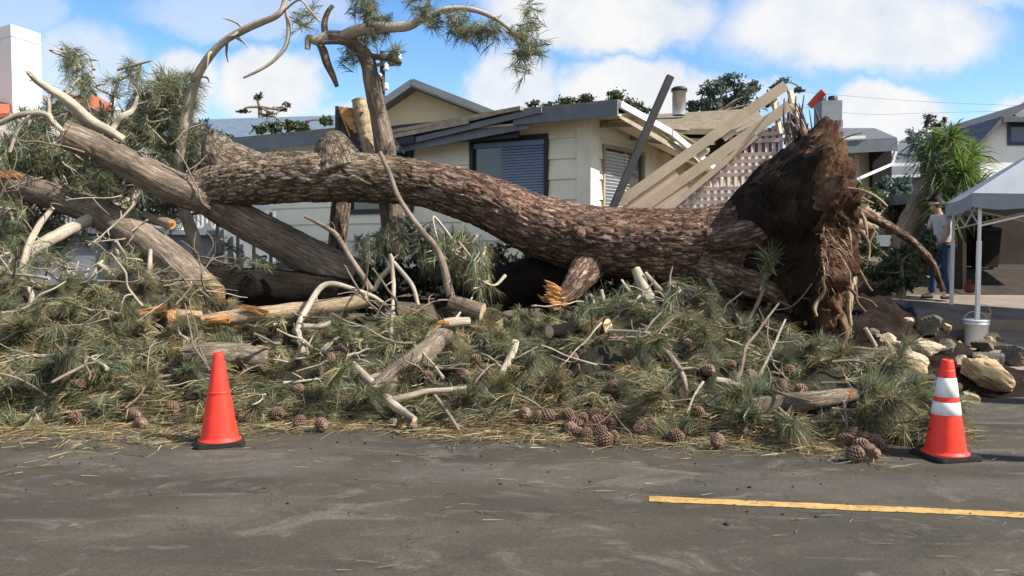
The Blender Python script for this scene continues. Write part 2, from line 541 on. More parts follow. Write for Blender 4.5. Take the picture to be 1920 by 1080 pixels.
M['asphalt'] = asphalt()
M['concrete'] = simple('concrete', (.235, .195, .155), .85, .22, 2.0, dirt=(.13, .10, .075), bumpk=.3)
M['dirtground'] = simple('bare_ground', (.10, .078, .052), .95, .4, 1.6, dirt=(.05, .05, .025), bumpk=.6)
M['cream'] = simple('cream_siding', (.76, .72, .60), .7, .06, 2.5, dirt=(.62, .58, .46))
M['soffit'] = simple('cream_soffit', (.62, .55, .38), .7, .08, 3)
M['fascia'] = simple('slate_fascia', (.135, .15, .175), .6, .15, 4, dirt=(.19, .2, .215))
M['darktrim'] = simple('dark_trim', (.024, .026, .034), .5, .2, 5)
M['roofbrown'] = simple('worn_shingles', (.20, .165, .11), .9, .3, 8, dirt=(.13, .115, .075), bumpk=.6)
M['roofgrey'] = simple('grey_shingles', (.115, .12, .135), .9, .25, 8, bumpk=.5)
M['rooftile'] = simple('terracotta_tiles', (.45, .13, .06), .8, .3, 9, bumpk=.5)
M['whitewall'] = simple('white_stucco', (.78, .77, .75), .85, .04, 3)
M['bluegrey'] = simple('bluegrey_siding', (.20, .225, .255), .75, .12, 4)
M['white'] = simple('white_paint', (.72, .72, .72), .55, .08, 5)
M['metal'] = simple('galvanised_metal', (.5, .5, .5), .42, .15, 7, metal=.75)
M['tan'] = simple('tan_painted_rail', (.62, .50, .36), .65, .1, 5, dirt=(.5, .39, .27))
M['lattice'] = simple('faded_lattice', (.56, .44, .41), .75, .2, 6)
M['greypost'] = simple('charcoal_post', (.045, .043, .045), .6, .25, 6)
M['darkin'] = simple('dark_interior', (.018, .014, .012), .9, .4, 3)  # near black; paints the shade inside hole and doorway, colours bins too
M['brownin'] = simple('brown_garage_wall', (.040, .029, .022), .9, .3, 3)  # brown garage walls, darkened further for the shade inside
M['plank'] = simple('broken_boards', (.33, .27, .2), .8, .3, 8)
M['tent'] = simple('canopy_fabric', (.26, .285, .32), .7, .08, 2)
M['pole'] = simple('white_pole', (.75, .74, .74), .4, .05, 5)
M['bucket'] = simple('white_plastic', (.80, .81, .82), .4, .05, 6)
M['cone_red'] = simple('traffic_cone_plastic', (.86, .045, .024), .5, .10, 9, spec=.35, dirt=(.55, .05, .035))
M['cone_base'] = simple('black_rubber', (.022, .02, .02), .6, .25, 9)
M['collar'] = simple('reflective_collar', (.76, .76, .74), .4, .08, 12, dirt=(.55, .53, .5))
M['yellow'] = simple('yellow_road_paint', (.50, .31, .10), .8, .22, 6, dirt=(.26, .19, .10))
def worn_paint():
    m, t, bs = mat('worn_road_paint')
    tc = t.new('ShaderNodeTexCoord').outputs['Object']
    c = t.ramp(t.noise(tc, 7, 6, .65), [(.3, (.36, .21, .06)), (.6, (.54, .34, .11))])
    c = t.mix(t.mapr(t.noise(tc, 26, 6, .75), .54, .62, 0, .85), c, (.085, .075, .058))
    c = t.mix(t.mapr(t.noise(tc, 3.0, 5, .6), .5, .72, 0, .6), c, (.13, .105, .07))
    t.l.new(c, bs.inputs['Base Color']); bs.inputs['Roughness'].default_value = .85
    bump(t, bs, t.noise(tc, 60, 4, .7), .5, .01)
    return m


M['yellow'] = worn_paint()
M['rocktan'] = simple('tan_sandstone', (.46, .335, .185), .9, .22, 6, dirt=(.33, .22, .12), bumpk=.7)
M['rockgrey'] = simple('grey_stone', (.125, .108, .088), .9, .3, 6, dirt=(.24, .205, .16), bumpk=.7)
M['rockpale'] = simple('pale_stone', (.42, .35, .25), .9, .25, 7, dirt=(.22, .17, .12), bumpk=.7)
M['skin'] = simple('skin', (.42, .25, .18), .55, .06, 8)
M['hair'] = simple('dark_hair', (.025, .02, .017), .7, .3, 20)
M['shirt'] = simple('grey_tshirt', (.42, .44, .47), .85, .08, 8)
M['jeans'] = simple('blue_denim', (.045, .075, .15), .85, .2, 12)
M['shoe'] = simple('dark_shoes', (.05, .05, .06), .6, .2, 10)
M['red'] = simple('red_cloth', (.75, .045, .035), .6, .15, 9)
M['redpipe'] = simple('red_pipe_paint', (.50, .085, .05), .5, .2, 9)
M['glass'], _t, _b = mat('window_glass')
_b.inputs['Base Color'].default_value = (.035, .05, .08, 1)
_b.inputs['Roughness'].default_value = .06
_b.inputs['Specular IOR Level'].default_value = .8
M['blind'] = simple('window_blind', (.20, .27, .44), .6, .1, 5)  # blue put into the slats for the reflection on the window
M['bluebag'] = simple('blue_tarp', (.03, .055, .13), .5, .2, 8)

GREEN = np.array([(.135, .158, .084), (.18, .187, .096), (.102, .135, .078), (.235, .222, .12), (.145, .172, .105)])
DRY = np.array([(.42, .32, .16), (.36, .25, .12), (.50, .39, .21), (.28, .18, .09)])


def needle_cols(n, dry=0.12, k=1.0):
    c = GREEN[rng.randint(0, len(GREEN), n)] * rng.uniform(.75, 1.35, (n, 1)) * k
    d = DRY[rng.randint(0, len(DRY), n)] * rng.uniform(.7, 1.2, (n, 1))
    return np.where((rng.rand(n) < dry)[:, None], d, c)


def tufts(mb, centers, axes, n=34, L=.22, spread=.55, wid=.0055, droop=.12, dry=.12, axial=.10, k=1.0, tuftvar=.3):
    centers = np.asarray(centers, float); axes = np.asarray(axes, float)
    m = len(centers)
    axes = axes / (np.linalg.norm(axes, axis=1)[:, None] + 1e-9)
    ctr = np.repeat(centers, n, 0); ax = np.repeat(axes, n, 0)
    base = ctr + ax * rng.uniform(-axial, axial * .4, (m * n, 1))
    d = ax + rng.normal(size=(m * n, 3)) * spread
    ln = np.repeat(rng.uniform(.8, 1.15, m), n) * rng.uniform(.7, 1.1, m * n) * L
    c = needle_cols(m * n, dry, k)
    tv = np.repeat(np.exp(rng.normal(0, tuftvar, (m, 1))), n, 0)
    hue = np.repeat(rng.normal(0, .08, (m, 1)), n, 0)
    c = np.clip(c * tv * (1 + hue * np.array((1, .3, -.6))), 0.01, .8)
    mb.needles(base, d, ln, np.full(m * n, wid), droop, c)


# ------------------------------------------------------------------ setting: ground, road, driveway
def sheet(name, x0, x1, y0, y1, nx, ny, zf, m, xs=None, ys=None):
    xs = np.linspace(x0, x1, nx) if xs is None else np.asarray(xs)
    ys = np.linspace(y0, y1, ny) if ys is None else np.asarray(ys)
    X, Y = np.meshgrid(xs, ys)
    Z = zf(X, Y)
    b = MB()
    idx = np.arange(X.size).reshape(X.shape)
    b.add(np.stack([X, Y, Z], -1).reshape(-1, 3), [np.stack([idx[:-1, :-1], idx[:-1, 1:], idx[1:, 1:], idx[1:, :-1]], -1).reshape(-1, 4)])
    return tag(b.build(name, m), kind='structure')


ysg = np.concatenate([np.linspace(-300, -20, 8), np.linspace(-15, 9, 13), np.linspace(9.4, 27, 60), [40, 80, 200, 500, 900]])
xsg = np.concatenate([[-900, -400, -150, -60], np.linspace(-30, 30, 41), [60, 150, 400, 900]])
sheet('ground', 0, 0, 0, 0, 0, 0, lambda X, Y: ground_h(X, Y) - .02 * (Y < 9.5), M['dirtground'], xsg, ysg)
sheet('road', -90, 90, -9, 9.45, 2, 2, lambda X, Y: X * 0, M['asphalt'])
sheet('driveway', 5.6, 10.5, 9.455, 15.72, 6, 50, lambda X, Y: ground_h(X, Y) + .006, M['concrete'])
kb = MB()
kb.box((29.3, 9.62, .05), (20, 0, 0), (0, .15, 0), (0, 0, .09))
tag(kb.build('kerb', M['concrete'], smooth=False), kind='structure')
ya = MB()
la, lb = surf(1217, 937), surf(2150, 990)
la[2] = lb[2] = .004
nrm = unit(np.cross(lb - la, (0, 0, 1)))
n_ = 40
tt = np.linspace(0, 1, n_)
edge = np.array([rnd.uniform(-.008, .008) for _ in range(n_)])
V1 = la + np.outer(tt, lb - la) + np.outer(.055 + edge, nrm)
V2 = la + np.outer(tt, lb - la) - np.outer(.055 + np.roll(edge, 5), nrm)
i_ = np.arange(n_ - 1)
ya.add(np.vstack([V1, V2]), [np.stack([i_, i_ + n_, i_ + n_ + 1, i_ + 1], -1)[:, ::-1]])
tag(ya.build('road_line', M['yellow']), kind='structure')
# low concrete step across the driveway
st = MB()
a, b = P(1690, 584, 13.4), P(2050, 596, 13.4)
st.box(((a[0] + b[0]) / 2, 13.5, float(ground_h(0, 13.5)) + .04), ((b[0] - a[0]) / 2, 0, 0), (0, .16, 0), (0, 0, .09))
tag(st.build('driveway_step', M['concrete'], smooth=False), kind='structure')

# ------------------------------------------------------------------ main house
Lh = np.array((-.839, .543, 0)); Bh = np.array((.543, .839, 0))
E0 = P(1160, 190, 14.5)
W0 = np.array((E0[0], E0[1], 0)) + Lh * .8 + Bh * .5
NF = -Bh          # front wall faces this way
NS = -Lh          # right side wall faces this way


def HL(s, b, z):
    return W0 + Lh * s + Bh * b + np.array((0, 0, z))


def front_s(px, b=0.0, py=330):
    p = plane_hit(px, py, HL(0, b, 0), NF)
    return float(np.dot(p - W0, Lh)), float(p[2])


def side_b(px, s=0.0, py=330):
    p = plane_hit(px, py, HL(s, 0, 0), NS)
    return float(np.dot(p - W0, Bh)), float(p[2])


def hbox(mb, s0, s1, b0, b1, z0, z1, mi=0):
    mb.box(HL((s0 + s1) / 2, (b0 + b1) / 2, (z0 + z1) / 2), Lh * (s1 - s0) / 2, Bh * (b1 - b0) / 2, np.array((0, 0, (z1 - z0) / 2)), mi)


def clap_front(mb, s0, s1, z0, z1, step=.36, zref=.2):
    z = zref
    while z < z1:
        a, b = max(z, z0), min(z + step, z1)
        if b - a > .01:
            f0, f1 = (a - z) / step, (b - z) / step
            o0, o1 = .035 * (1 - f0) + .004, .035 * (1 - f1) + .004
            mb.hexa([HL(s0, -o0, a), HL(s1, -o0, a), HL(s1, .1, a), HL(s0, .1, a), HL(s0, -o1, b), HL(s1, -o1, b), HL(s1, .1, b), HL(s0, .1, b)])
        z += step


def clap_side(mb, b0, b1, z0, z1, step=.36, zref=.2):
    z = zref
    while z < z1:
        a, b = max(z, z0), min(z + step, z1)
        if b - a > .01:
            f0, f1 = (a - z) / step, (b - z) / step
            o0, o1 = .035 * (1 - f0) + .004, .035 * (1 - f1) + .004
            mb.hexa([HL(-o0, b0, a), HL(.1, b0, a), HL(.1, b1, a), HL(-o0, b1, a), HL(-o1, b0, b), HL(.1, b0, b), HL(.1, b1, b), HL(-o1, b1, b)])
        z += step


house = thing('house', 'cream house with wide siding and slate grey eaves, its roof crushed behind the fallen trunk', 'house', HL(0, 0, .5))
WT = 3.83
S1, _ = front_s(1029, 0, 320); S2, _ = front_s(884, 0, 320)
S3, _ = front_s(775, 0, 330); S4, _ = front_s(655, 0, 380)
SE = front_s(508, 0, 400)[0]
ZB, ZT = 2.22, front_s(960, 0, 258)[1]
wl = MB()
for (a, b, z0, z1) in ((0.0, S1, .2, WT), (S1, S2, .2, ZB), (S1, S2, ZT, WT), (S2, S3, .2, WT), (S3, S4, .2, ZB), (S3, S4, ZT - .06, WT), (S4, SE, .2, WT)):
    clap_front(wl, a, b, z0, z1)
B1, _ = side_b(1127, 0, 330); B2, _ = side_b(1205, 0, 330)
for (a, b, z0, z1) in ((.0, B1, .2, WT), (B1, B2, .2, 1.9), (B1, B2, 3.35, WT), (B2, 4.6, .2, WT)):
    clap_side(wl, a, b, z0, z1)
wl.build('wall', M['cream'], house, smooth=False)
# corner trim
tr = MB()
hbox(tr, -.06, .22, -.062, -.040, .2, WT - .01)
hbox(tr, -.062, -.040, -.040, .26, .2, WT - .01)
tr.build('corner_board', M['cream'], house, smooth=False)


def window_front(s0, s1, z0, z1, blinds=True, half=1.0):
    f = MB()
    wd = .07
    hbox(f, s0 - .01, s0 + wd, -.065, .09, z0 - .02, z1 + .02); hbox(f, s1 - wd, s1 + .01, -.066, .09, z0 - .021, z1 + .021)
    hbox(f, s0 + wd, s1 - wd, -.064, .09, z1 - wd, z1 + .02); hbox(f, s0 + wd, s1 - wd, -.07, .09, z0 - .03, z0 + wd)
    wn = f.build('window', M['darktrim'], house, smooth=False)
    g = MB(); hbox(g, s0 + wd, s1 - wd, .0, .012, z0 + wd, z1 - wd)
    g.build('pane', M['glass'], wn, smooth=False)
    if blinds:
        b = MB()
        z = z0 + wd
        while z < z1 - wd - .1:
            e = s0 + wd + (s1 - s0 - 2 * wd) * half
            b.box(HL((s0 + wd + e) / 2, -.035, z + .02), Lh * (e - s0 - wd) / 2 * .995, Bh * .012 + np.array((0, 0, .012)), Bh * .001 - np.array((0, 0, .001)))
            z += .05
        hbox(b, s0 + wd + .004, s1 - wd - .004, -.045, -.02, z1 - wd - .09, z1 - wd - .004)
        b.build('blind', M['blind'], wn, smooth=False)
    return wn


window_front(S1, S2, ZB, ZT, True, .62)
window_front(S3, S4, ZB, ZT - .06, False)
f = MB()
b0, b1, z0, z1 = B1, B2, 1.9, 3.35
for (a, b, c, d) in ((b0, b0 + .07, z0, z1), (b1 - .07, b1, z0, z1), (b0 + .07, b1 - .07, z1 - .07, z1), (b0 + .07, b1 - .07, z0, z0 + .07), ((b0 + b1) / 2 - .03, (b0 + b1) / 2 + .03, z0 + .07, z1 - .07)):
    hbox(f, -.06, .09, a, b, c, d)
wn = f.build('window', M['plank'], house, smooth=False)
g = MB(); hbox(g, .0, .012, b0 + .07, b1 - .07, z0 + .07, z1 - .07)
g.build('pane', M['glass'], wn, smooth=False)
lv = MB()
z = z0 + .1
while z < z1 - .12:
    lv.box(HL(-.05, (b0 + b1) / 2 - (b1 - b0) * .2, z), Lh * .03 - np.array((0, 0, .02)), Bh * (b1 - b0) * .27, Lh * .001 + np.array((0, 0, .003)))
    z += .06
lv.build('louvre', M['white'], wn, smooth=False)
# eaves: fascia along the front, broken in the middle
FZ0, FZ1 = E0[2] - .24, E0[2]
sb = -.8
bF = -.5
s960 = front_s(965, bF, 205)[0]; s745 = front_s(745, bF, 230)[0]; s640 = front_s(648, bF, 240)[0]; s450 = front_s(440, bF, 258)[0]
fa = MB()
hbox(fa, sb, s960, bF - .05, bF, FZ0, FZ1)
fa.build('fascia', M['fascia'], house, smooth=False)
fa = MB(); hbox(fa, s640, s450, bF - .05, bF, FZ0 - .04, FZ1 - .02); fa.build('fascia', M['fascia'], house, smooth=False)
br = MB()
def hboard(p0, p1, wd, th, mi=0):
    br.board(HL(*p0), HL(*p1), wd, th, NF, mi)
hboard((s960 - .6, bF - .08, FZ1 - .03), (s745, bF - .06, FZ1 - .42), .10, .03, 0)
hboard((s960 + .02, bF - .03, FZ1 - .10), (s745 + .2, bF - .02, FZ1 - .30), .13, .03, 1)
hboard((s960 - .3, bF + .02, FZ0 + .0), (s745 + .1, bF + .02, FZ0 - .26), .15, .03, 0)
hboard((s960 + .3, bF + .07, FZ0 + .05), (s745 - .6, bF + .07, FZ0 - .04), .1, .03, 2)
hboard((s745 - .5, bF - .1, FZ0 - .10), (s640 + .3, bF - .1, FZ0 - .33), .12, .03, 1)
hboard((s745 - .1, bF - .0, FZ1 - .2), (s640 - .1, bF - .0, FZ1 - .36), .2, .03, 1)
hboard((s960 - .2, bF - .01, FZ1 + .03), (s745 + .1, bF - .0, FZ1 - .18), .07, .25, 2)
hboard((s960 + .3, bF - .12, FZ1 - .02), (s745 - .3, bF - .05, FZ1 - .24), .06, .03, 2)
hboard((s960 + .9, bF - .13, FZ0 + .12), (s640 - .5, bF - .13, FZ0 - .10), .08, .02, 2)
hboard((s745 + .9, bF - .14, FZ1 - .22), (s745 - .2, bF - .2, FZ1 - .52), .09, .02, 2)
hboard((s745 + .2, bF - .16, FZ1 - .05), (s745 - .25, bF - .1, FZ1 - .6), .05, .02, 0)
hbox(br, s960, s640, bF + .12, bF + .16, FZ0 - .20, FZ1 - .02, 1)  # added dark backing sheet; paints the shaded gap behind broken boards
br.build('broken_eave_board', [M['fascia'], M['darktrim'], M['plank']], house, smooth=False)
# soffit and sagging side eave
sf = MB()
zs = FZ0 + .03
sag = 1.0
def slabz(mb, q, th, mi=0):
    q = np.asarray(q, float)
    mb.hexa([*(q - np.array((0, 0, th))), *q], mi)
slabz(sf, [HL(sb + .02, bF, zs), HL(s450, bF, zs), HL(s450, .1, zs + .12), HL(sb + .02, .1, zs + .12)][::-1], .03)
slabz(sf, [HL(sb + .02, .1, zs + .119), HL(-.02, .1, zs + .119), HL(-.02, 4.6, zs - .25), HL(sb + .02, 4.6, zs - .72)][::-1], .03)
sf.build('soffit', M['soffit'], house, smooth=False)
for bb in (.35, 1.6, 2.9):
    bm_ = MB(); bm_.board(HL(sb + .05, bb, zs - .01 - bb * .15), HL(-.05, bb, zs + .01 - bb * .08), .09, .09, (0, 0, -1)); bm_.build('rafter_tail', M['plank'], house, smooth=False)
gt = MB()
gt.board(HL(sb - .02, bF, FZ1 - .05), HL(sb - .02, 1.6, FZ1 - .28), .11, .07, NS, 0)
gt.board(HL(sb - .04, 1.62, FZ1 - .30), HL(sb - .12, 3.9, FZ1 - .86), .11, .07, NS, 0)
gt.board(HL(sb + .05, bF + .1, FZ0 + .03), HL(sb + .05, 3.2, FZ0 - .45), .09, .04, NS, 1)
gt.build('gutter', [M['white'], M['plank']], house, smooth=False)
# roof slabs
rf = MB()
sl12 = math.tan(R(8))
slabz(rf, [HL(sb, bF - .03, FZ1 + .035), HL(s960 + .2, bF - .03, FZ1 + .035), HL(s960 + .2, 3.4, FZ1 + .035 + 3.9 * sl12), HL(sb, 3.2, FZ1 - .35)][::-1], .035)
slabz(rf, [HL(s960 + .2, bF + .3, FZ1 + .02), HL(s640, bF + .3, FZ1 - .1), HL(s640, 3.4, FZ1 + 3.9 * sl12), HL(s960 + .2, 3.4, FZ1 + 3.9 * sl12)][::-1], .04)
slabz(rf, [HL(s640, bF - .04, FZ1 + .02), HL(s450 + .1, bF - .04, FZ1 + .02), HL(s450 + .1, 3.4, FZ1 + 3.9 * sl12), HL(s640, 3.4, FZ1 + 3.9 * sl12)][::-1], .06)
roof = rf.build('roof', M['roofbrown'], house, smooth=False)
# rear slope over the crushed corner
rr_ = MB()
rp = [P(1232, 240, 18.6), P(1440, 243, 18.6), P(1420, 203, 21.5), P(1228, 214, 21.5)]
slabz(rr_, rp, .12)
rr_.build('rear_roof', M['roofbrown'], house, smooth=False)
# near-black panel painting the shade of a broken cavity, with splintered boards
cv = MB()
o_ = P(1290, 300, 18.9)
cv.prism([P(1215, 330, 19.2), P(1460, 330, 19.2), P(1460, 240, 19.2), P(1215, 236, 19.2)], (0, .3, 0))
cv.build('cavity_shade', M['darkin'], house, smooth=False)
pk = MB()
for (x0, y0, x1, y1, d0, wd) in ((1215, 232, 1345, 246, 18.5, .10), (1240, 262, 1330, 264, 18.6, .09), (1258, 275, 1340, 268, 18.5, .07), (1225, 250, 1275, 300, 18.2, .13),
                                 (1270, 250, 1300, 285, 18.7, .06), (1300, 243, 1380, 262, 18.8, .08), (1250, 290, 1330, 281, 18.4, .08)):
    pk.board(P(x0, y0, d0), P(x1, y1, d0 + .2), wd, .04)
pk.build('splintered_board', M['plank'], house, smooth=False)
pw = MB()
pw.prism([P(1210, 300, 19.0), P(1480, 285, 19.0), P(1480, 420, 19.0), P(1210, 420, 19.0)], (0, .12, 0))
pw.build('rear_wall', M['soffit'], house, smooth=False)
vp = MB()
c = P(1273, 216, 20.3)
vp.lathe([(.155, 0), (.155, .52), (.165, .521), (.165, .56), (.15, .575), (.0, .58)], c, 20)
cp = MB(); cp.lathe([(.158, .535), (.185, .535), (.185, .60), (.12, .64), (0, .645)], c, 20)
v_ = vp.build('vent_pipe', M['metal'], house)
cp.build('vent_cap', M['darktrim'], v_)
# upper gable
gd = 20.0
gb = MB()
ap, gl, gr, gl2, gr2 = P(772, 158, gd), P(690, 212, gd), P(915, 212, gd), P(690, 250, gd), P(915, 250, gd)
gb.prism([ap, gl, gl2, gr2, gr], (.4, 3, 0))
gb.build('gable_wall', M['soffit'], house, smooth=False)
gr_ = MB()
for (a, b) in ((P(772, 149, gd - .5), P(680, 212, gd - .5)), (P(772, 149, gd - .5), P(925, 209, gd - .5))):
    a2, b2 = a + np.array((.4, 3.6, 0)), b + np.array((.4, 3.6, 0))
    dn = np.array((0, 0, -.16))
    gr_.hexa([a + dn, b + dn, b2 + dn, a2 + dn, a, b, b2, a2])
gr_.build('gable_roof', M['roofgrey'], house, smooth=False)
gf = MB()
gf.board(P(774, 153, gd - .55), P(682, 216, gd - .55), .14, .04); gf.board(P(772, 153, gd - .56), P(925, 213, gd - .56), .14, .04)
gf.build('gable_trim', M['fascia'], house, smooth=False)

# porch wing to the right with chimney
porch = thing('porch_house', 'low grey roofed porch with cream wall and block chimney behind the upturned roots', 'house', P(1620, 420, 22))
pb = MB(); pd = 21.0
pb.prism([P(1500, 272, pd + .8), P(1668, 272, pd + .8), P(1668, 440, pd + .8), P(1500, 440, pd + .8)], (0, .2, 0))
pb.build('wall', M['soffit'], porch, smooth=False)
pb = MB(); pb.prism([P(1636, 282, pd + .5), P(1672, 282, pd + .5), P(1672, 350, pd + .5), P(1636, 350, pd + .5)], (0, .2, 0)); pb.build('doorway', M['darkin'], porch, smooth=False)
pb = MB()
q = [P(1500, 268, pd - .6), P(1682, 258, pd - .6), P(1640, 240, pd + 3.5), P(1500, 240, pd + 3.5)]
slabz(pb, q, .06)
pb.build('roof', M['roofgrey'], porch, smooth=False)
pb = MB(); pb.board(P(1500, 281, pd - .62), P(1682, 272, pd - .62), .26, .05); pb.board(P(1680, 272, pd - .6), P(1640, 256, pd + 3.4), .2, .05, (1, 0, 0))
pb.build('fascia', M['fascia'], porch, smooth=False)
pb = MB(); pb.board(P(1545, 261, pd - .68), P(1622, 257, pd - .68), .07, .06); pb.build('gutter', M['white'], porch, smooth=False)
pb = MB(); pb.board(P(1605, 285, pd - .3), P(1607, 420, pd - .3), .1, .1); pb.build('porch_post', M['plank'], porch, smooth=False)
pb = MB(); pb.board(P(1680, 284, pd - .5), P(1672, 310, pd - .5), .06, .06); pb.board(P(1672, 308, pd - .5), P(1612, 334, pd - .9), .06, .06); pb.board(P(1609, 333, pd - .9), P(1608, 420, pd - .9), .07, .07)
pb.build('downpipe', M['white'], porch, smooth=False)
pb = MB(); ch = P(1552, 225, 23)
pb.box(ch, (.26, 0, 0), (0, .3, 0), (0, 0, .46)); pb.box(ch + np.array((.31, 0, -.1)), (.05, 0, 0), (0, .1, 0), (0, 0, .09))
chm = pb.build('chimney', M['bluegrey'], porch, smooth=False)
pb = MB(); pb.lathe([(.12, 0), (.12, .13), (.1, .15), (0, .15)], ch + np.array((-.17, 0, .461)), 12); pb.lathe([(.12, 0), (.12, .13), (.1, .15), (0, .15)], ch + np.array((.12, 0, .461)), 12)
pb.build('flue', M['darktrim'], chm)

# further low roof
nb = thing('cottage', 'low grey cottage roofs showing behind the spiky yucca', 'house', P(1720, 380, 27))
q = MB(); slabz(q, [P(1660, 306, 26), P(1850, 304, 26), P(1800, 268, 31), P(1690, 262, 31)], .1); slabz(q, [P(1640, 330, 24), P(1770, 326, 24), P(1770, 308, 26), P(1660, 310, 26)], .08)
q.build('roof', M['roofgrey'], nb, smooth=False)
q = MB(); q.prism([P(1640, 332, 24.3), P(1850, 332, 24.3), P(1850, 460, 24.3), P(1640, 460, 24.3)], (0, 3, 0)); q.build('wall', M['bluegrey'], nb, smooth=False)
q = MB(); q.board(P(1660, 309, 25.8), P(1850, 307, 25.8), .1, .05); q.board(P(1640, 332, 23.9), P(1770, 328, 23.9), .07, .05); q.build('fascia', M['white'], nb, smooth=False)

# white gabled house at the right
wh = thing('white_house', 'white gabled house with blue framed upper window beyond the canopy', 'house', P(1950, 470, 26))
d = 25.0
q = MB(); q.prism([P(1838, 268, d), P(1880, 224, d), P(1960, 206, d), P(2120, 206, d), P(2120, 480, d), P(1838, 480, d)], (.3, 5, 0)); q.build('wall', M['whitewall'], wh, smooth=False)
q = MB()
for a, b in ((P(1832, 272, d - .4), P(1882, 217, d - .4)), (P(1882, 217, d - .4), P(1925, 192, d - .4))):
    e = np.array((.3, 5.6, 0)); dn = np.array((0, 0, -.14)); q.hexa([a + dn, b + dn, b + e + dn, a + e + dn, a, b, b + e, a + e])
slabz(q, [P(1882, 219, d - .42), P(2130, 219, d - .42), P(2130, 180, d + 3), P(1925, 186, d + 3)], .14)
q.build('roof', M['roofgrey'], wh, smooth=False)
q = MB(); x0, x1, y0, y1 = 1890, 1935, 222, 272
for (a, b, c_, e) in ((x0, x0 + 6, y0, y1), (x1 - 6, x1, y0, y1), (x0 + 6, x1 - 6, y0, y0 + 6), (x0 + 6, x1 - 6, y1 - 6, y1)):
    q.prism([P(a, e, d - .05), P(b, e, d - .05), P(b, c_, d - .05), P(a, c_, d - .05)], (0, .049, 0))
wn = q.build('window', M['bluebag'], wh, smooth=False)
q = MB(); q.prism([P(x0 + 6, y1 - 6, d - .02), P(x1 - 6, y1 - 6, d - .02), P(x1 - 6, y0 + 6, d - .02), P(x0 + 6, y0 + 6, d - .02)], (0, .018, 0)); q.build('pane', M['glass'], wn, smooth=False)

# dark open garage behind the canopy
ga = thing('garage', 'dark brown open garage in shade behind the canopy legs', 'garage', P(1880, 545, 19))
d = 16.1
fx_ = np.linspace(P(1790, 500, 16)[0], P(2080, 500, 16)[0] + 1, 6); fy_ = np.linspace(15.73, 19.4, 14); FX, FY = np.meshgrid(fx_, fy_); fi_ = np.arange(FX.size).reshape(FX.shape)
q = MB(); q.add(np.stack([FX, FY, ground_h(FX, FY) + .012], -1).reshape(-1, 3), [np.stack([fi_[:-1, :-1], fi_[:-1, 1:], fi_[1:, 1:], fi_[1:, :-1]], -1).reshape(-1, 4)]); q.build('floor', M['brownin'], ga, smooth=False)  # dark sheet laid over the ground, standing in for shade
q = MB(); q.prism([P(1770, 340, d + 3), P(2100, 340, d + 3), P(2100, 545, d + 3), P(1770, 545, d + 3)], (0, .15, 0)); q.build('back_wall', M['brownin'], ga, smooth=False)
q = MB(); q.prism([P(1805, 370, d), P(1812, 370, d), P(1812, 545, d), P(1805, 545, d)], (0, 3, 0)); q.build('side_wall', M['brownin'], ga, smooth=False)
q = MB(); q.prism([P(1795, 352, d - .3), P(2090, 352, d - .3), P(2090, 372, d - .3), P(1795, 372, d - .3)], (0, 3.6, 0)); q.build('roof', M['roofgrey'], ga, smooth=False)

# left: blue grey building with a deck railing
dk = thing('deck_house', 'blue grey garage with white picket deck railing, half hidden by limbs', 'garage', P(250, 540, 16))
d = 16.0
q = MB(); q.prism([P(-120, 432, d), P(404, 440, d), P(404, 560, d), P(-120, 560, d)], (0, 3, 0)); q.build('wall', M['bluegrey'], dk, smooth=False)
q = MB(); q.prism([P(-130, 424, d - .15), P(410, 432, d - .15), P(410, 441, d - .15), P(-130, 433, d - .15)], (0, 3.2, 0)); q.build('deck', M['bluegrey'], dk, smooth=False)
q = MB(); q.prism([P(206, 448, d - .04), P(268, 448, d - .04), P(268, 540, d - .04), P(206, 540, d - .04)], (0, .035, 0)); q.build('door', M['fascia'], dk, smooth=False)
q = MB()
q.board(P(202, 445, d - .05), P(202, 540, d - .05), .06, .06); q.board(P(272, 445, d - .05), P(272, 540, d - .05), .06, .06); q.board(P(196, 446, d - .06), P(278, 446, d - .06), .06, .06)
q.build('door_frame', M['darktrim'], dk, smooth=False)
q = MB()
q.board(P(-120, 388, d - .1), P(408, 396, d - .1), .05, .06); q.board(P(-120, 418, d - .1), P(408, 426, d - .1), .04, .04)
for k in range(66):
    px = -116 + k * 8
    if 120 < px < 300 and k % 3:
        pass
    y0 = 388 + (px + 120) * 8 / 528
    q.board(P(px, y0, d - .1), P(px, y0 + 34, d - .1), .028, .028)
q.build('deck_railing', M['white'], dk, smooth=False)
q = MB(); q.prism([P(-120, 300, d + 2.5), P(330, 310, d + 2.5), P(330, 430, d + 2.5), P(-120, 430, d + 2.5)], (0, .3, 0)); q.build('upper_wall', M['fascia'], dk, smooth=False)
q = MB(); q.prism([P(404, 400, d - .1), P(512, 396, d + .2), P(512, 560, d + .2), P(404, 560, d - .1)], (0, .2, 0)); q.build('board_fence', M['bluegrey'], dk, smooth=False)
q = MB()
for x in (408, 446, 476, 508):
    q.board(P(x, 398, d - .2), P(x, 540, d - .2), .05, .05)
q.build('fence_post', M['darktrim'], dk, smooth=False)

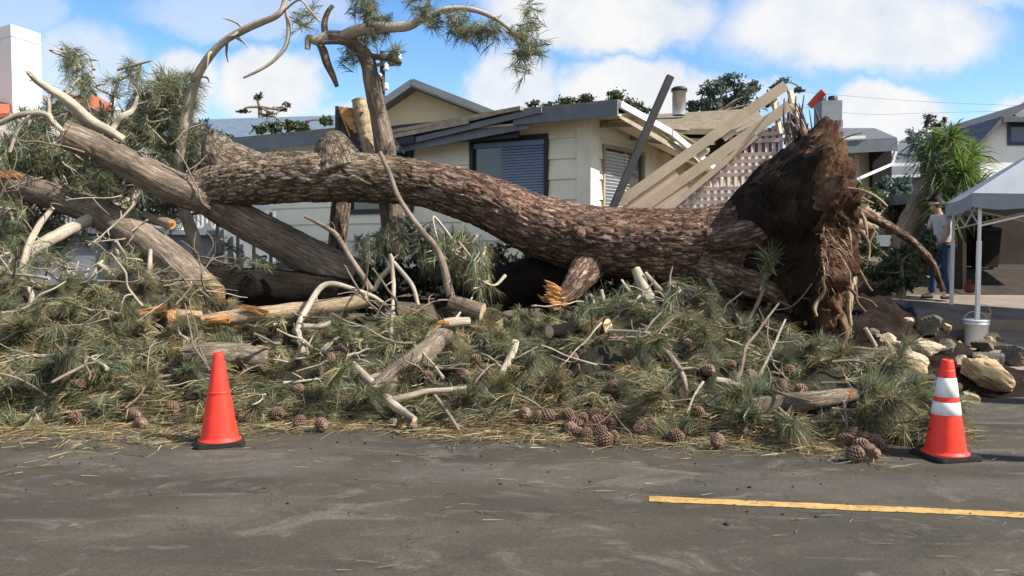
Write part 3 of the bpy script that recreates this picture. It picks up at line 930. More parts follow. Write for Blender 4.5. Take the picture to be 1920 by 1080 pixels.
# far left: white chimney tower, tiled roof, teal roof
tw = thing('stucco_house', 'white stucco house with tall sunlit chimney tower at the far left', 'house', P(60, 460, 24))
d = 24.0
a, b, c_ = P(20, 45, d), P(76, 62, d + 1.1), P(-30, 55, d + .9)
q = MB(); zb = np.array((0, 0, -4.5))
q.hexa([a + zb, b + zb, b + (c_ - a) + zb, c_ + zb, a, b + np.array((0, 0, a[2] - b[2])), b + (c_ - a) + np.array((0, 0, a[2] - b[2])), c_ + np.array((0, 0, a[2] - c_[2]))])
tw_ch = q.build('chimney', M['whitewall'], tw, smooth=False)
q = MB(); ct = (a + b + c_ + (b + c_ - a)) / 4; ct[2] = a[2] - .3
q.box(ct, (b - a) * .515 * np.array((1, 1, 0)), (c_ - a) * .515 * np.array((1, 1, 0)), (0, 0, .02)); q.build('chimney_band', M['whitewall'], tw_ch, smooth=False)
q = MB(); slabz(q, [P(-150, 215, d - 1), P(18, 212, d - 1), P(18, 160, d + 3), P(-150, 150, d + 3)], .1)
q.build('roof', M['rooftile'], tw, smooth=False)
th_ = thing('tiled_house', 'house with orange red tiled roof showing through the pine foliage', 'house', P(150, 460, 33))
q = MB(); slabz(q, [P(130, 206, 32), P(215, 198, 32), P(178, 178, 36), P(120, 176, 36)], .15); q.build('roof', M['rooftile'], th_, smooth=False)
q = MB(); q.prism([P(80, 213, 32.4), P(212, 198, 32.4), P(212, 440, 32.4), P(80, 440, 32.4)], (0, 4, 0)); q.build('wall', M['whitewall'], th_, smooth=False)
q = MB(); q.prism([P(-150, 215, d - .5), P(19, 213, d - .5), P(19, 460, d - .5), P(-150, 460, d - .5)], (0, 3, 0)); q.build('wall', M['whitewall'], tw, smooth=False)
te = thing('teal_roofed_house', 'long blue grey roofed house behind the broken standing trunk', 'house', P(500, 460, 28))
q = MB(); slabz(q, [P(355, 258, 27), P(640, 254, 27), P(640, 216, 31), P(375, 224, 31)], .12); q.build('roof', simple('blue_slate', (.12, .165, .21), .85, .25, 5, bumpk=.4), te, smooth=False)
q = MB(); q.prism([P(360, 258, 27.4), P(640, 256, 27.4), P(640, 460, 27.4), P(360, 460, 27.4)], (0, 3, 0)); q.build('wall', M['bluegrey'], te, smooth=False)

# utility pole and wires
up = thing('utility_pole', 'dark utility pole with crossarm behind the leaning pine stem', 'utility pole', P(717, 420, 34))
q = MB(); q.tube([P(717, 400, 34), P(717, 96, 34)], [.13, .1], 10, 4); q.build('pole', M['greypost'], up)
q = MB(); q.board(P(698, 122, 34 - .15), P(752, 120, 34 - .15), .12, .1); q.build('crossarm', M['greypost'], up, smooth=False)
q = MB()
for (x, y) in ((702, 113), (712, 150), (724, 132), (748, 112), (709, 165), (724, 168)):
    q.lathe([(0, 0), (.09, 0), (.11, .08), (.06, .12), (.1, .2), (.04, .26), (0, .26)], P(x, y, 33.8), 8)
q.build('insulator', M['white'], up)
for k, (pts, lab) in enumerate((([(1500, 172), (1640, 184), (1760, 192), (1960, 200)], 'thin upper power line crossing the pale sky'), ([(1500, 200), (1620, 214), (1740, 212), (1960, 206)], 'thin lower power line sagging across pale sky'))):
    q = MB(); q.tube([P(x, y, 42) for x, y in pts], [.006] * 4, 4, 8); tag(q.build('power_line', M['greypost']), lab, 'power line')

# ------------------------------------------------------------------ the fallen pine
def path(pts, d=None):
    """list of (px, py, distance) seen in the place -> points"""
    return [P(*p) if len(p) == 3 else P(p[0], p[1], d) for p in pts]


def vor(p):
    return mnoise.voronoi(p)[0]


def bark_disp(sx, sr, amp, seed=0.0):
    def f(s, t, r):
        q = Vector((s * sx, math.cos(t) * r * sr + seed, math.sin(t) * r * sr))
        q = q + 0.55 * mnoise.noise_vector(q * 1.2)
        v = vor(q)
        e = min(1.0, (v[1] - v[0]) / .32)
        return amp * (e ** .6 - .7) * r ** .5 + amp * .9 * mnoise.noise(q * 3.1) * r ** .5 + .05 * r * mnoise.noise(Vector((s * 1.3 + seed, math.cos(t) * 1.2, math.sin(t) * 1.2)))
    return f


pine = thing('fallen_pine', 'huge fallen pine with scaly reddish trunk and upturned root plate, lying across the frontage', 'tree', P(1300, 560, 10.3))
TR = [(1530, 425, 9.95, 125), (1450, 440, 10.05, 102), (1390, 455, 10.1, 82), (1300, 464, 10.2, 73), (1200, 460, 10.3, 68), (1100, 449, 10.4, 65), (1000, 420, 10.5, 55),
      (900, 374, 10.6, 48), (800, 346, 10.7, 43), (700, 334, 10.75, 46), (600, 331, 10.8, 46), (500, 335, 10.85, 47), (420, 346, 10.9, 42), (362, 358, 10.88, 34), (325, 348, 10.75, 26)]
q = MB()
q.tube([P(a, b, d) for a, b, d, r in TR], [r / K * d for a, b, d, r in TR], 150, 48, disp=bark_disp(4.0, 15, .030), nzv=0)
q.build('trunk', M['trunk'], pine)
def sliver(mb, a, b, w_, th):
    """a tapering, kinked sliver of torn wood"""
    a, b = np.asarray(a, float), np.asarray(b, float)
    d_ = unit(b - a); u = unit(np.cross(d_, (0.1, 1, .2))); v = np.cross(d_, u)
    m_ = a + (b - a) * rnd.uniform(.4, .6) + u * rnd.uniform(-.3, .3) * w_
    for p0, p1, k0, k1 in ((a, m_, .7, 1.0), (m_, b, 1.0, .08)):
        mb.hexa([p0 - u * w_ * k0 / 2 - v * th / 2, p1 - u * w_ * k1 / 2 - v * th * k1 / 2, p1 + u * w_ * k1 / 2 - v * th * k1 / 2, p0 + u * w_ * k0 / 2 - v * th / 2,
                 p0 - u * w_ * k0 / 2 + v * th / 2, p1 - u * w_ * k1 / 2 + v * th * k1 / 2, p1 + u * w_ * k1 / 2 + v * th * k1 / 2, p0 + u * w_ * k0 / 2 + v * th / 2])


LIMBS = [
    ([(395, 372, 10.9), (330, 352, 10.75), (250, 312, 10.6), (170, 272, 10.45), (118, 250, 10.35)], [34, 31, 29, 28, 27], 'trunk'),
    ([(380, 368, 10.95), (440, 405, 11.0), (520, 448, 11.05), (590, 486, 11.1), (680, 530, 11.1)], [30, 31, 33, 36, 38], 'trunk'),
    ([(470, 330, 11.0), (420, 300, 11.1), (408, 268, 11.2), (412, 258, 11.2)], [48, 40, 26, 16], 'trunk'),
    ([(640, 330, 10.8), (630, 295, 10.85), (622, 262, 10.9), (617, 250, 10.9)], [58, 46, 27, 14], 'trunk'),
    ([(1110, 490, 10.3), (1085, 525, 9.95), (1062, 552, 9.7), (1042, 562, 9.6)], [36, 25, 18, 15], 'trunk')]
for k, (pts, rr, mt) in enumerate(LIMBS):
    q = MB()
    q.tube(path(pts), [r / K * p[2] for r, p in zip(rr, pts)], 48, 26, capmi=1, disp=bark_disp(3.0, 20, .016 if k < 2 else .022, k * 3.7), nzv=0, s0=(0, 0, 6.5, 6.0, 2.5)[k])
    lo = q.build('limb' if k < 2 else 'branch_stub', [M['trunk'] if k > 1 else M['limb'], M['raw' if k == 4 else 'cut']], pine)
    if k == 4:
        sp = MB()
        e = P(1040, 560, 9.58)
        for j in range(44):
            o = e + rng.normal(size=3) * (.05, .03, .06)
            sliver(sp, o + np.array((.05, .03, -.01)), o + np.array((-.05 + rnd.uniform(-.05, .03), -.05, rnd.uniform(.0, .08))), rnd.uniform(.02, .055), .02)
        sp.build('torn_wood', M['raw'], lo, smooth=False)

# broken knot on the trunk
q = MB(); q.tube([P(1088, 440, 10.12), P(1082, 438, 10.02), P(1078, 438, 9.97)], [.13, .09, .04], 24, 8, disp=bark_disp(5, 16, .02, 9.1), nzv=0); q.build('knot', M['trunk'], pine)

# root plate: flaring disc of soil and roots, its underside facing right
RC = P(1518, 440, 9.98)
ax = unit(np.array((.965, -.24, .02)))
e1 = unit(np.cross((0, 0, 1), ax)); e2 = np.cross(ax, e1)
prof = [(-.95, .30), (-.75, .55), (-.55, .74), (-.38, .86), (-.22, .95), (-.02, 1.06), (.1, 1.09), (.22, 1.02), (.34, .8), (.42, .5), (.46, .2), (.47, .0)]
pr, _r = catmull([(a, b, 0) for a, b in prof], [1] * len(prof), 14)
nseg = 170
th = np.arange(nseg) / nseg * 2 * math.pi
V = np.zeros((len(pr), nseg, 3))
for i, (t, r, _) in enumerate(pr):
    r = max(r, .001)
    for j, a in enumerate(th):
        p = RC + ax * t + (e1 * math.cos(a) + e2 * math.sin(a)) * r
        kf = min(1, r * 1.4)
        lob = 1 + kf * (.10 * math.sin(3 * a + 1.2) + .07 * math.sin(5 * a + .4) + .05 * math.sin(9 * a)) * np.clip((t + 1.3) / 1.0, 0, 1)
        n = .17 * nz3(p, 2.3, 4) + .12 * nz3(p, 6.1, 8) + .075 * nz3(p, 15, 2) + .035 * nz3(p, 36, 5)
        V[i, j] = RC + ax * (t + n * .8 * kf) + (e1 * math.cos(a) + e2 * math.sin(a)) * r * lob * (1 + n * .9)
idx = np.arange(len(pr) * nseg).reshape(len(pr), nseg); nx = np.roll(idx, -1, 1)
q = MB(); q.add(V.reshape(-1, 3), [np.stack([idx[:-1], nx[:-1], nx[1:], idx[1:]], -1).reshape(-1, 4)])
q.M[0] = np.repeat((np.array([p_[0] for p_ in pr])[:-1] > -.05).astype(int), nseg)
REDSOIL = [M['soil'], None]
PLATE = q


def soil_red():
    m, t, bs = mat('red_brown_soil')
    tc = t.new('ShaderNodeTexCoord').outputs['Object']
    n = t.noise(tc, 5, 8, .68)
    c = t.ramp(n, [(.28, (.026, .015, .010)), (.48, (.085, .047, .030)), (.6, (.19, .105, .064)), (.76, (.32, .205, .125))])
    t.l.new(c, bs.inputs['Base Color'])
    bs.inputs['Roughness'].default_value = .95
    bs.inputs['Specular IOR Level'].default_value = .1
    bump(t, bs, t.noise(tc, 26, 8, .7), 1.0, .06)
    return m


def gnarl(pts, rad, seg=10, k=.35, sub=8, seed=0.0):
    q = MB()
    q.tube(pts, rad, seg, sub, nzv=k, nf=9, seed=seed)
    return q


REDSOIL[1] = soil_red()
PLATE.build('root_plate', REDSOIL, pine)
BUT = [([(1370, 425, 10.1), (1420, 385, 10.05), (1465, 335, 10.0), (1510, 290, 9.95)], [.10, .12, .10, .05]),
       ([(1330, 450, 9.75), (1400, 440, 9.6), (1470, 420, 9.5), (1530, 400, 9.45)], [.12, .16, .14, .07]),
       ([(1310, 500, 9.8), (1380, 525, 9.65), (1450, 550, 9.5), (1510, 590, 9.45)], [.13, .17, .13, .06]),
       ([(1330, 530, 10.0), (1400, 565, 9.9), (1460, 610, 9.8)], [.13, .15, .08])]
for k, (pts, rr) in enumerate(BUT):
    q = MB(); q.tube(path(pts), rr, 24, 14, disp=bark_disp(4.0, 15, .035, k * 1.9), nzv=0, s0=.6); q.build('root', M['trunk'], pine)
RT = [([(1562, 435, 9.7), (1572, 470, 9.55), (1588, 520, 9.5), (1592, 560, 9.5), (1586, 595, 9.5)], [.09, .08, .07, .06, .03], 'paleroot'),
      ([(1545, 470, 9.6), (1540, 510, 9.5), (1548, 555, 9.45), (1540, 590, 9.45)], [.07, .075, .055, .03], 'root'),
      ([(1560, 540, 9.5), (1570, 580, 9.45), (1585, 620, 9.4), (1580, 650, 9.4)], [.06, .055, .045, .02], 'root'),
      ([(1530, 500, 9.7), (1515, 560, 9.5), (1510, 610, 9.4)], [.05, .045, .02], 'root'),
      ([(1545, 372, 9.8), (1600, 392, 10.0), (1650, 415, 10.3), (1700, 445, 10.6), (1745, 490, 10.9), (1768, 545, 11.0)], [.085, .065, .055, .05, .045, .035], 'root'),
      ([(1545, 400, 9.8), (1600, 420, 9.7), (1635, 430, 9.8), (1630, 455, 9.8)], [.05, .045, .03, .012], 'root'),
      ([(1520, 300, 9.9), (1545, 320, 9.7), (1580, 345, 9.7), (1600, 360, 9.7)], [.06, .05, .035, .015], 'root'),
      ([(1505, 240, 10.0), (1515, 262, 9.8), (1540, 300, 9.7), (1548, 350, 9.65), (1540, 400, 9.6)], [.03, .045, .05, .045, .02], 'root')]
for k, (pts, rr, m_) in enumerate(RT):
    if k == 4:
        q = MB(); q.tube(path(pts), rr, 20, 16, disp=bark_disp(3.5, 22, .03, 4.4), nzv=0, s0=1.0); q.build('root', M['trunk'], pine); continue
    gnarl(path(pts), rr, 12, .4, 9, k * 2.1).build('root', M[m_], pine)
for k in range(20):
    x0 = rnd.uniform(1530, 1592); y0 = rnd.uniform(400, 520); d0 = 9.62 - (x0 - 1530) / 600; L_ = rnd.uniform(60, 170)
    pts = [(x0 - 8, y0 - 20, d0 + .15)] + [(x0 + rnd.gauss(0, 9), y0 + L_ * f_, d0 - .10 * f_ + rnd.gauss(0, .03)) for f_ in (.0, .3, .6, .85, 1.0)]
    r = rnd.uniform(.016, .045)
    gnarl(path(pts), [r, r * 1.1, r, r * .8, r * .6, r * .2], 9, .5, 8, 20 + k).build('root', M['paleroot' if k % 3 else 'root'], pine)
for k in range(66):
    a = rnd.uniform(0, 2 * math.pi); r0 = rnd.uniform(.15, 1.05)
    p = RC + ax * (.42 - r0 * r0 * .28) + (e1 * math.cos(a) + e2 * math.sin(a)) * r0
    pts = [p - ax * .1]
    v = unit(ax * rnd.uniform(.1, .8) + (e1 * math.cos(a) + e2 * math.sin(a)) * rnd.uniform(.2, 1.1) + rng.normal(size=3) * .5)
    L = rnd.uniform(.25, .75)
    n = 5
    for j in range(n):
        v = unit(v + rng.normal(size=3) * .45 + np.array((0, 0, -.38)))
        pts.append(pts[-1] + v * L / n)
    r = rnd.uniform(.010, .038)
    gnarl(pts, list(np.linspace(r, r * .3, len(pts))), 7, .35, 5, k).build('root', M['paleroot' if rnd.random() < .3 else 'root'], pine)
# hair roots: uncountable fine rootlets hanging from the soil
q = MB(); n = 5200
a = rng.uniform(0, 2 * math.pi, n); r0 = np.sqrt(rng.uniform(.02, 1.15, n))
bs_ = RC + np.outer(.40 - r0 * r0 * .33, ax) + np.outer(np.cos(a) * r0, e1) + np.outer(np.sin(a) * r0, e2)
dr = np.outer(rng.uniform(.0, 1, n), ax) + np.outer(np.cos(a), e1) * .5 + np.outer(np.sin(a), e2) * .5 + rng.normal(size=(n, 3)) * .7
cc = np.array([(.32, .19, .115), (.50, .35, .22), (.19, .11, .07), (.40, .22, .13)])[rng.randint(0, 4, n)] * rng.uniform(.7, 1.2, (n, 1))
q.needles(bs_, dr, rng.uniform(.05, .20, n), rng.uniform(.004, .011, n), .6, cc)
tag(q.build('rootlets', M['needle'], pine), kind='stuff')

# limb lying behind at the left, arching down into the heap
lc = thing('fallen_limb', 'thick grey limb arching down from the left into the heap, its upper end snapped orange', 'tree limb', P(345, 520, 10.6))
q = MB()
pts = [(-90, 322, 11.3), (-5, 335, 11.2), (60, 356, 11.1), (130, 378, 11.0), (205, 410, 10.9), (280, 458, 10.7), (345, 512, 10.5), (395, 560, 10.3)]
rr = [18, 22, 25, 26, 29, 33, 35, 33]
q.tube(path(pts), [r / K * p[2] for r, p in zip(rr, pts)], 44, 24, capmi=1, disp=bark_disp(3.0, 20, .015, 5.5), nzv=0)
q.build('limb', [M['limb'], M['raw']], lc)
sp = MB()
for j in range(14):
    o = P(rnd.uniform(-10, 25), rnd.uniform(322, 332), 11.0)
    sliver(sp, o, o + np.array((rnd.uniform(.1, .25), -.03, rnd.uniform(-.06, .02))), .03, .012)
sp.build('torn_wood', M['raw'], lc, smooth=False)


# ------------------------------------------------------------------ single traced branches
def branch(label, pts, rr, m='pale', cat='branch', name='bare_branch', d=None, twigs=0, tl=.3, sides=(), seg=8, nzv=.16, lift=0.12, raw=None):
    """pts: (px, py, distance) or (px, py) resting on the heap"""
    p3 = [P(*p) if len(p) == 3 else (P(p[0], p[1], d) if d else surf(p[0], p[1], lift)) for p in pts]
    ds = [np.dot(p - EYE, FWD) for p in p3]
    q = MB()
    rad = [r / K * dd for r, dd in zip(rr, ds)]
    cl = q.tube(p3, rad, seg, 8, nzv=nzv, nf=7, seed=len(label), capmi=1)
    for sp_, sr in sides:
        s3 = [P(*p) if len(p) == 3 else (P(p[0], p[1], d) if d else surf(p[0], p[1], lift)) for p in sp_]
        q.tube(s3, [r / K * np.dot(a_ - EYE, FWD) for r, a_ in zip(sr, s3)], max(6, seg - 2), 7, nzv=nzv, nf=7, seed=3.3)
    for j in range(max(twigs, 3 if m == 'pale' and len(pts) > 3 else 0)):
        i = rnd.randint(len(cl) // 4, len(cl) - 1)
        v = unit(rng.normal(size=3) + np.array((0, 0, .2)))
        p = cl[i]; pp = [p]
        l_ = tl * rnd.uniform(.4, 1.1)
        for _ in range(3):
            v = unit(v + rng.normal(size=3) * .35); pp.append(pp[-1] + v * l_ / 3)
        q.tube(pp, [rad[0] * .28, rad[0] * .22, rad[0] * .16, rad[0] * .08], 5, 4)
    org = p3[0]
    o = tag(q.build(name, [M[m], M['raw' if raw else 'cut']], origin=org), label, cat)
    if raw:
        o.name = name
    return o


def splinters(px, py, d, dirv_, n, parent, size=.12, spread=.05, flat=True):
    sp = MB(); e = P(px, py, d); dirv_ = unit(dirv_)
    for j in range(int(n * 1.3)):
        o = e + rng.normal(size=3) * spread * (.25, .5, .5)[0 if abs(dirv_[0]) > .7 else 1]
        dd = unit(dirv_ + rng.normal(size=3) * .13)
        sliver(sp, o - dd * size * .7, o + dd * size * rnd.uniform(.1, .7), rnd.uniform(.016, .042), rnd.uniform(.008, .02))
    return sp.build('torn_wood', M['raw'], parent, smooth=False)


# tall pale stem at the left, curving up against the sky
branch('tall pale bare stem curving up against the sky and over to the right', [(385, 500, 11.4), (362, 440, 11.4), (344, 390, 11.4), (337, 330, 11.4), (344, 250, 11.3), (362, 165, 11.2), (384, 118, 11.1), (420, 78, 11.0), (470, 50, 10.9), (520, 28, 10.8), (534, 0, 10.8), (540, -60, 10.8)],
       [13, 12, 11, 11, 10, 9, 8, 7, 7, 6, 5, 4], 'pale', twigs=9, tl=.35, sides=[([(533, 8, 10.8), (541, 50, 10.8), (536, 85, 10.8), (515, 112, 10.8), (485, 132, 10.8), (456, 146, 10.8)], [3, 4, 4, 3.5, 3, 2]), ([(524, 28, 10.8), (560, 0, 10.7), (580, 18, 10.7), (600, 40, 10.6)], [2, 2, 2, 1.5])], seg=12, nzv=.1)
# leaning thin stick across the trunk
branch('long thin stick leaning across the front of the big trunk', [(712, 285, 10.2), (728, 320, 10.15), (745, 365, 10.1), (770, 405, 10.0), (795, 437, 9.95), (818, 465, 9.9), (832, 500, 9.85), (845, 555, 9.75)], [4, 4.5, 5, 5, 5.5, 6, 7, 9], 'twig', twigs=3)
branch('dark forked stick slanting in front of the shadow under the trunk', [(572, 406, 10.2), (600, 420, 10.15), (630, 440, 10.1), (655, 480, 10.0), (678, 515, 9.95), (698, 545, 9.85)], [3, 4, 5, 5, 5.5, 6], 'twig', twigs=3)
branch('thin stick hooped over two bent twigs above the heap', [(722, 670, 8.9), (733, 640, 9.0), (736, 590, 9.3), (738, 540, 9.4), (735, 490, 9.45), (731, 476, 9.45)], [6, 5, 4.5, 4, 5, 3], 'pale', sides=[([(738, 492, 9.45), (758, 515, 9.4), (775, 540, 9.35), (784, 572, 9.3)], [4, 4, 4, 3.5]), ([(735, 500, 9.45), (715, 520, 9.5), (702, 545, 9.5)], [6, 5, 4])], twigs=2)
branch('pale grey bent branch making an arch over the heap', [(575, 690, 8.6), (566, 650, 8.75), (560, 612, 8.95), (578, 575, 9.1), (600, 540, 9.2), (625, 532, 9.25), (665, 543, 9.3), (700, 556, 9.35), (728, 575, 9.4)], [7, 6, 6, 6, 5.5, 5, 4.5, 4, 3], 'pale', sides=[([(575, 682, 8.6), (590, 672, 8.6), (605, 655, 8.65), (617, 643, 8.7)], [5, 4, 3.5, 2.5]), ([(570, 612, 8.9), (600, 612, 8.9), (620, 604, 8.95)], [6, 6, 4])])
branch('forked peeling branch angled down towards the road', [(662, 682), (690, 712), (715, 738), (745, 765), (778, 786)], [6, 9, 10, 9, 5], 'pale', lift=.14, sides=[([(735, 752), (760, 745), (800, 735), (840, 731), (874, 727)], [7, 7, 6, 5, 4]), ([(690, 712), (705, 706), (720, 704)], [6, 6, 5])], seg=10)
branch('short tan stick standing upright among dark boughs', [(966, 640, 8.5), (958, 668, 8.4), (940, 700, 8.2), (918, 735, 8.0)], [8, 8, 7, 5], 'pale')
branch('thin red brown fork lying over cones at the heap middle', [(1222, 640), (1245, 655), (1270, 685), (1283, 712), (1288, 740)], [4, 5, 5, 5, 3], 'twig', lift=.16, sides=[([(1275, 692), (1295, 690), (1310, 692)], [3, 3, 2])], twigs=3)
branch('stout pale branch stump leaning from beneath the trunk', [(1192, 505, 9.9), (1205, 535, 9.8), (1218, 565, 9.7), (1228, 605, 9.5)], [9, 12, 14, 13], 'pale', seg=12)
branch('slim grey stick beside the stout stump under the trunk', [(1210, 512, 9.8), (1235, 540, 9.7), (1262, 570, 9.6), (1285, 592, 9.5)], [4, 4.5, 4, 3], 'pale', twigs=2)
branch('knobbly little grey twig left of the upright green bough', [(1322, 512, 9.7), (1338, 540, 9.6), (1345, 555, 9.6), (1368, 580, 9.5), (1390, 612, 9.4)], [4, 5, 4, 4.5, 4], 'pale', twigs=4)
branch('pair of crossing twigs near the foot of the root plate', [(1368, 562, 9.4), (1380, 590, 9.35), (1392, 612, 9.3), (1402, 650, 9.1)], [3.5, 4, 4, 4], 'twig', sides=[([(1432, 540, 9.4), (1418, 575, 9.35), (1400, 605, 9.3)], [4, 4, 4]), ([(1418, 590, 9.3), (1435, 615, 9.3), (1450, 640, 9.2)], [3, 3, 2])])
branch('cream splintered stick pointing down at the heap right', [(1342, 712), (1365, 718), (1390, 726), (1412, 736)], [6, 8, 7, 4], 'pale', lift=.15)
branch('thin stick standing in the soil beside the rocks', [(1622, 615, 9.6), (1632, 632, 9.6), (1642, 650, 9.6)], [4, 4.5, 4], 'pale')
# left side tangle
branch('pale limb rising right behind the left tangle', [(0, 512, 10.1), (45, 480, 10.3), (90, 452, 10.5), (140, 425, 10.7), (190, 402, 10.9), (235, 384, 11.2), (262, 362, 11.4), (280, 355, 11.5)], [11, 12, 12, 12, 11, 11, 9, 7], 'pale', seg=12)
branch('slim pale upright branch crossing the rising pale limb', [(42, 555, 9.9), (42, 510, 10.0), (52, 465, 10.1), (70, 428, 10.2), (92, 398, 10.3), (100, 390, 10.3)], [6, 7, 7, 6, 5, 3], 'pale', twigs=3)
branch('crooked pale branch ending in a white hook', [(0, 625, 9.0), (40, 612, 9.0), (82, 602, 8.95), (115, 614, 8.9), (140, 612, 8.9), (150, 590, 8.95), (152, 572, 9.0)], [7, 7, 5, 6, 7, 6, 5], 'pale', sides=[([(98, 604, 8.95), (90, 588, 9.0)], [5, 4]), ([(132, 614, 8.9), (122, 640, 8.85), (118, 672, 8.7)], [5, 5, 4])], twigs=3)
branch('long thin silvery branch sweeping over the left heap', [(-10, 498, 9.9), (30, 522, 9.8), (70, 540, 9.7), (110, 556, 9.6), (142, 570, 9.5)], [5, 5, 5, 4, 3], 'pale', twigs=2)
branch('curled silvery branch low in the left tangle', [(-10, 640, 8.7), (30, 638, 8.65), (60, 645, 8.6), (88, 632, 8.65), (98, 618, 8.7)], [5, 5, 5, 4.5, 4], 'pale', sides=[([(50, 660, 8.55), (75, 656, 8.55), (92, 642, 8.6), (100, 625, 8.65)], [4, 5, 4, 3])], twigs=3)
branch('dead branch curving up from the left picture edge', [(-15, 640, 8.8), (20, 612, 8.9), (48, 590, 9.0), (60, 560, 9.1), (55, 540, 9.15)], [7, 7, 6, 5, 4], 'pale', twigs=3)
branch('broken brown stump branch with pale underside near road at the left', [(112, 675, 8.3), (88, 700, 8.1), (68, 724, 7.95), (74, 760, 7.75), (70, 795, 7.55)], [10, 13, 12, 12, 11], 'twig', sides=[([(72, 730, 7.9), (95, 748, 7.8), (118, 772, 7.65)], [9, 7, 5]), ([(112, 675, 8.3), (125, 650, 8.5), (122, 625, 8.6)], [8, 5, 3])], seg=12)
branch('white forked branch tip on top of the left heap', [(150, 545, 9.7), (168, 530, 9.75), (182, 505, 9.8), (192, 488, 9.85)], [5, 6, 5, 3], 'pale', sides=[([(184, 495, 9.8), (200, 506, 9.75), (215, 520, 9.7)], [4, 4, 3])], twigs=2)
branch('short straight grey stick poking up before the arching limb', [(279, 518, 9.9), (281, 492, 9.95), (282, 468, 10.0)], [5, 4.5, 4], 'pale')
branch('thick tapering bare limb crossing the white chimney', [(232, 262, 10.5), (205, 245, 10.45), (170, 225, 10.4), (130, 190, 10.3), (95, 168, 10.2), (70, 152, 10.1), (52, 135, 10.0)], [7, 8, 9, 9, 8, 6, 4], 'pale', sides=[([(215, 262, 10.6), (190, 250, 10.5), (165, 232, 10.5), (140, 212, 10.4), (112, 180, 10.4)], [9, 10, 8, 6, 4])], seg=10)
branch('forked bare branch standing on the upper limb in front of foliage', [(205, 258, 10.6), (215, 235, 10.7), (230, 218, 10.7), (248, 207, 10.8), (258, 180, 10.8)], [6, 6, 6, 5, 3], 'pale', twigs=2)
branch('thin grey twig drooping across the white tower foot', [(-10, 235, 10.2), (40, 215, 10.2), (85, 214, 10.2), (100, 228, 10.2), (118, 247, 10.2)], [5, 6, 6, 5, 4], 'pale', sides=[([(92, 214, 10.2), (92, 195, 10.2), (90, 182, 10.2)], [4, 3.5, 3]), ([(60, 215, 10.2), (35, 240, 10.2), (18, 285, 10.2)], [4, 4, 3])], twigs=4)
o = branch('short dark broken branch with bright orange end below the limb', [(270, 404, 10.9), (292, 412, 10.8), (312, 418, 10.7), (322, 421, 10.65)], [8, 10, 11, 10], 'twig', name='broken_branch', raw=1)
splinters(321, 421, 10.6, (1, -.6, 0), 14, o, .07, .035)
# logs
LG = [
    ('short sawn grey log behind the plain orange cone', [(345, 668), (390, 662), (440, 664), (496, 676)], [17, 20, 22, 23], 'limb', .10),
    ('long peeled pinkish log lying on the heap crest', [(690, 562, 9.35), (640, 572, 9.3), (560, 582, 9.25), (470, 592, 9.2), (380, 602, 9.1)], [14, 15, 16, 16, 12], 'paleroot', .0),
    ('mossy log slanting up from the road in mid heap', [(700, 742), (740, 706), (790, 668), (838, 624)], [20, 23, 22, 17], 'limb', .13),
    ('brown sawn log near the right end of the heap', [(1412, 766), (1470, 757), (1530, 750), (1610, 738)], [20, 19, 17, 13], 'limb', .12),
    ('dark charred looking log half buried in mid heap', [(1030, 622), (1080, 618), (1140, 612)], [12, 16, 15], 'shadebark', .12),
    ('stripped broken log end lying beside the small stick in front', [(905, 585, 9.5), (870, 575, 9.55), (845, 565, 9.6)], [17, 16, 13], 'limb', 0)]
logs = []
for lab, pts, rr, m_, lift in LG:
    logs.append(branch(lab, pts, rr, m_, 'log', 'log', lift=lift, seg=20, nzv=.10))
splinters(400, 598, 9.0, (-1, -.2, 0), 14, logs[1], .22, .05)
splinters(470, 580, 9.1, (-1, -.1, .2), 10, logs[1], .25, .04)
splinters(1585, 742, 7.35, (1, 0, .2), 16, logs[3], .14, .05)
o = branch('freshly torn branch stub with ragged yellow end amid dark needles', [(880, 603, 9.0), (855, 604, 8.95), (832, 606, 8.9)], [9, 10, 9], 'pale', name='broken_branch')
splinters(830, 606, 8.88, (-1, -.1, 0), 18, o, .09, .03)
o = branch('shattered branch with orange splinters on the left heap', [(378, 592, 9.0), (330, 588, 8.95), (295, 582, 8.9), (262, 590, 8.85)], [9, 10, 9, 5], 'paleroot', name='broken_branch')
splinters(285, 582, 8.85, (-1, -.2, -.15), 16, o, .22, .05); splinters(320, 600, 8.8, (.1, -.3, -1), 9, o, .14, .03); splinters(365, 592, 8.9, (1, -.1, 0), 8, o, .1, .03)

# broken standing trunk behind
bt = thing('snapped_tree', 'snapped standing trunk with orange torn top behind the fallen tree', 'tree', P(635, 480, 11.9))
q = MB(); q.tube([P(630, 520, 11.9), P(634, 440, 11.9), P(640, 380, 11.9), P(648, 300, 11.9), P(652, 240, 11.9)], [.12, .125, .13, .13, .12], 28, 20, disp=bark_disp(3, 14, .02, 2.2), nzv=0, s0=4.0); q.build('trunk', M['trunk'], bt)
q = MB()
q.board(P(634, 300, 11.8), P(634, 201, 11.8), .05, .16, (0, -1, 0)); q.prism([P(632, 202, 11.75), P(662, 202, 11.75), P(690, 290, 11.75), P(632, 295, 11.75)], (0, .12, 0))
q.build('split_side', M['greypost'], bt, smooth=False)
q = MB()
for j in range(16):
    x = rnd.uniform(640, 668); t_ = rnd.uniform(0, 1)
    q.board(P(x - 4, 200 + t_ * 6, 11.7), P(x + 12 + t_ * 10, 236 + rnd.uniform(-12, 22), 11.7), rnd.uniform(.02, .05), .015, (0, -1, .1))
q.build('torn_wood', M['raw'], bt, smooth=False)
q = MB()
def ribs(s, t, r):
    return .012 * abs(math.sin(s * 28)) ** .4 - .006
q.tube([P(700, 300, 11.6), P(690, 260, 11.6), P(679, 215, 11.6), P(672, 186, 11.6)], [.105, .10, .095, .09], 20, 26, disp=ribs, capmi=1)
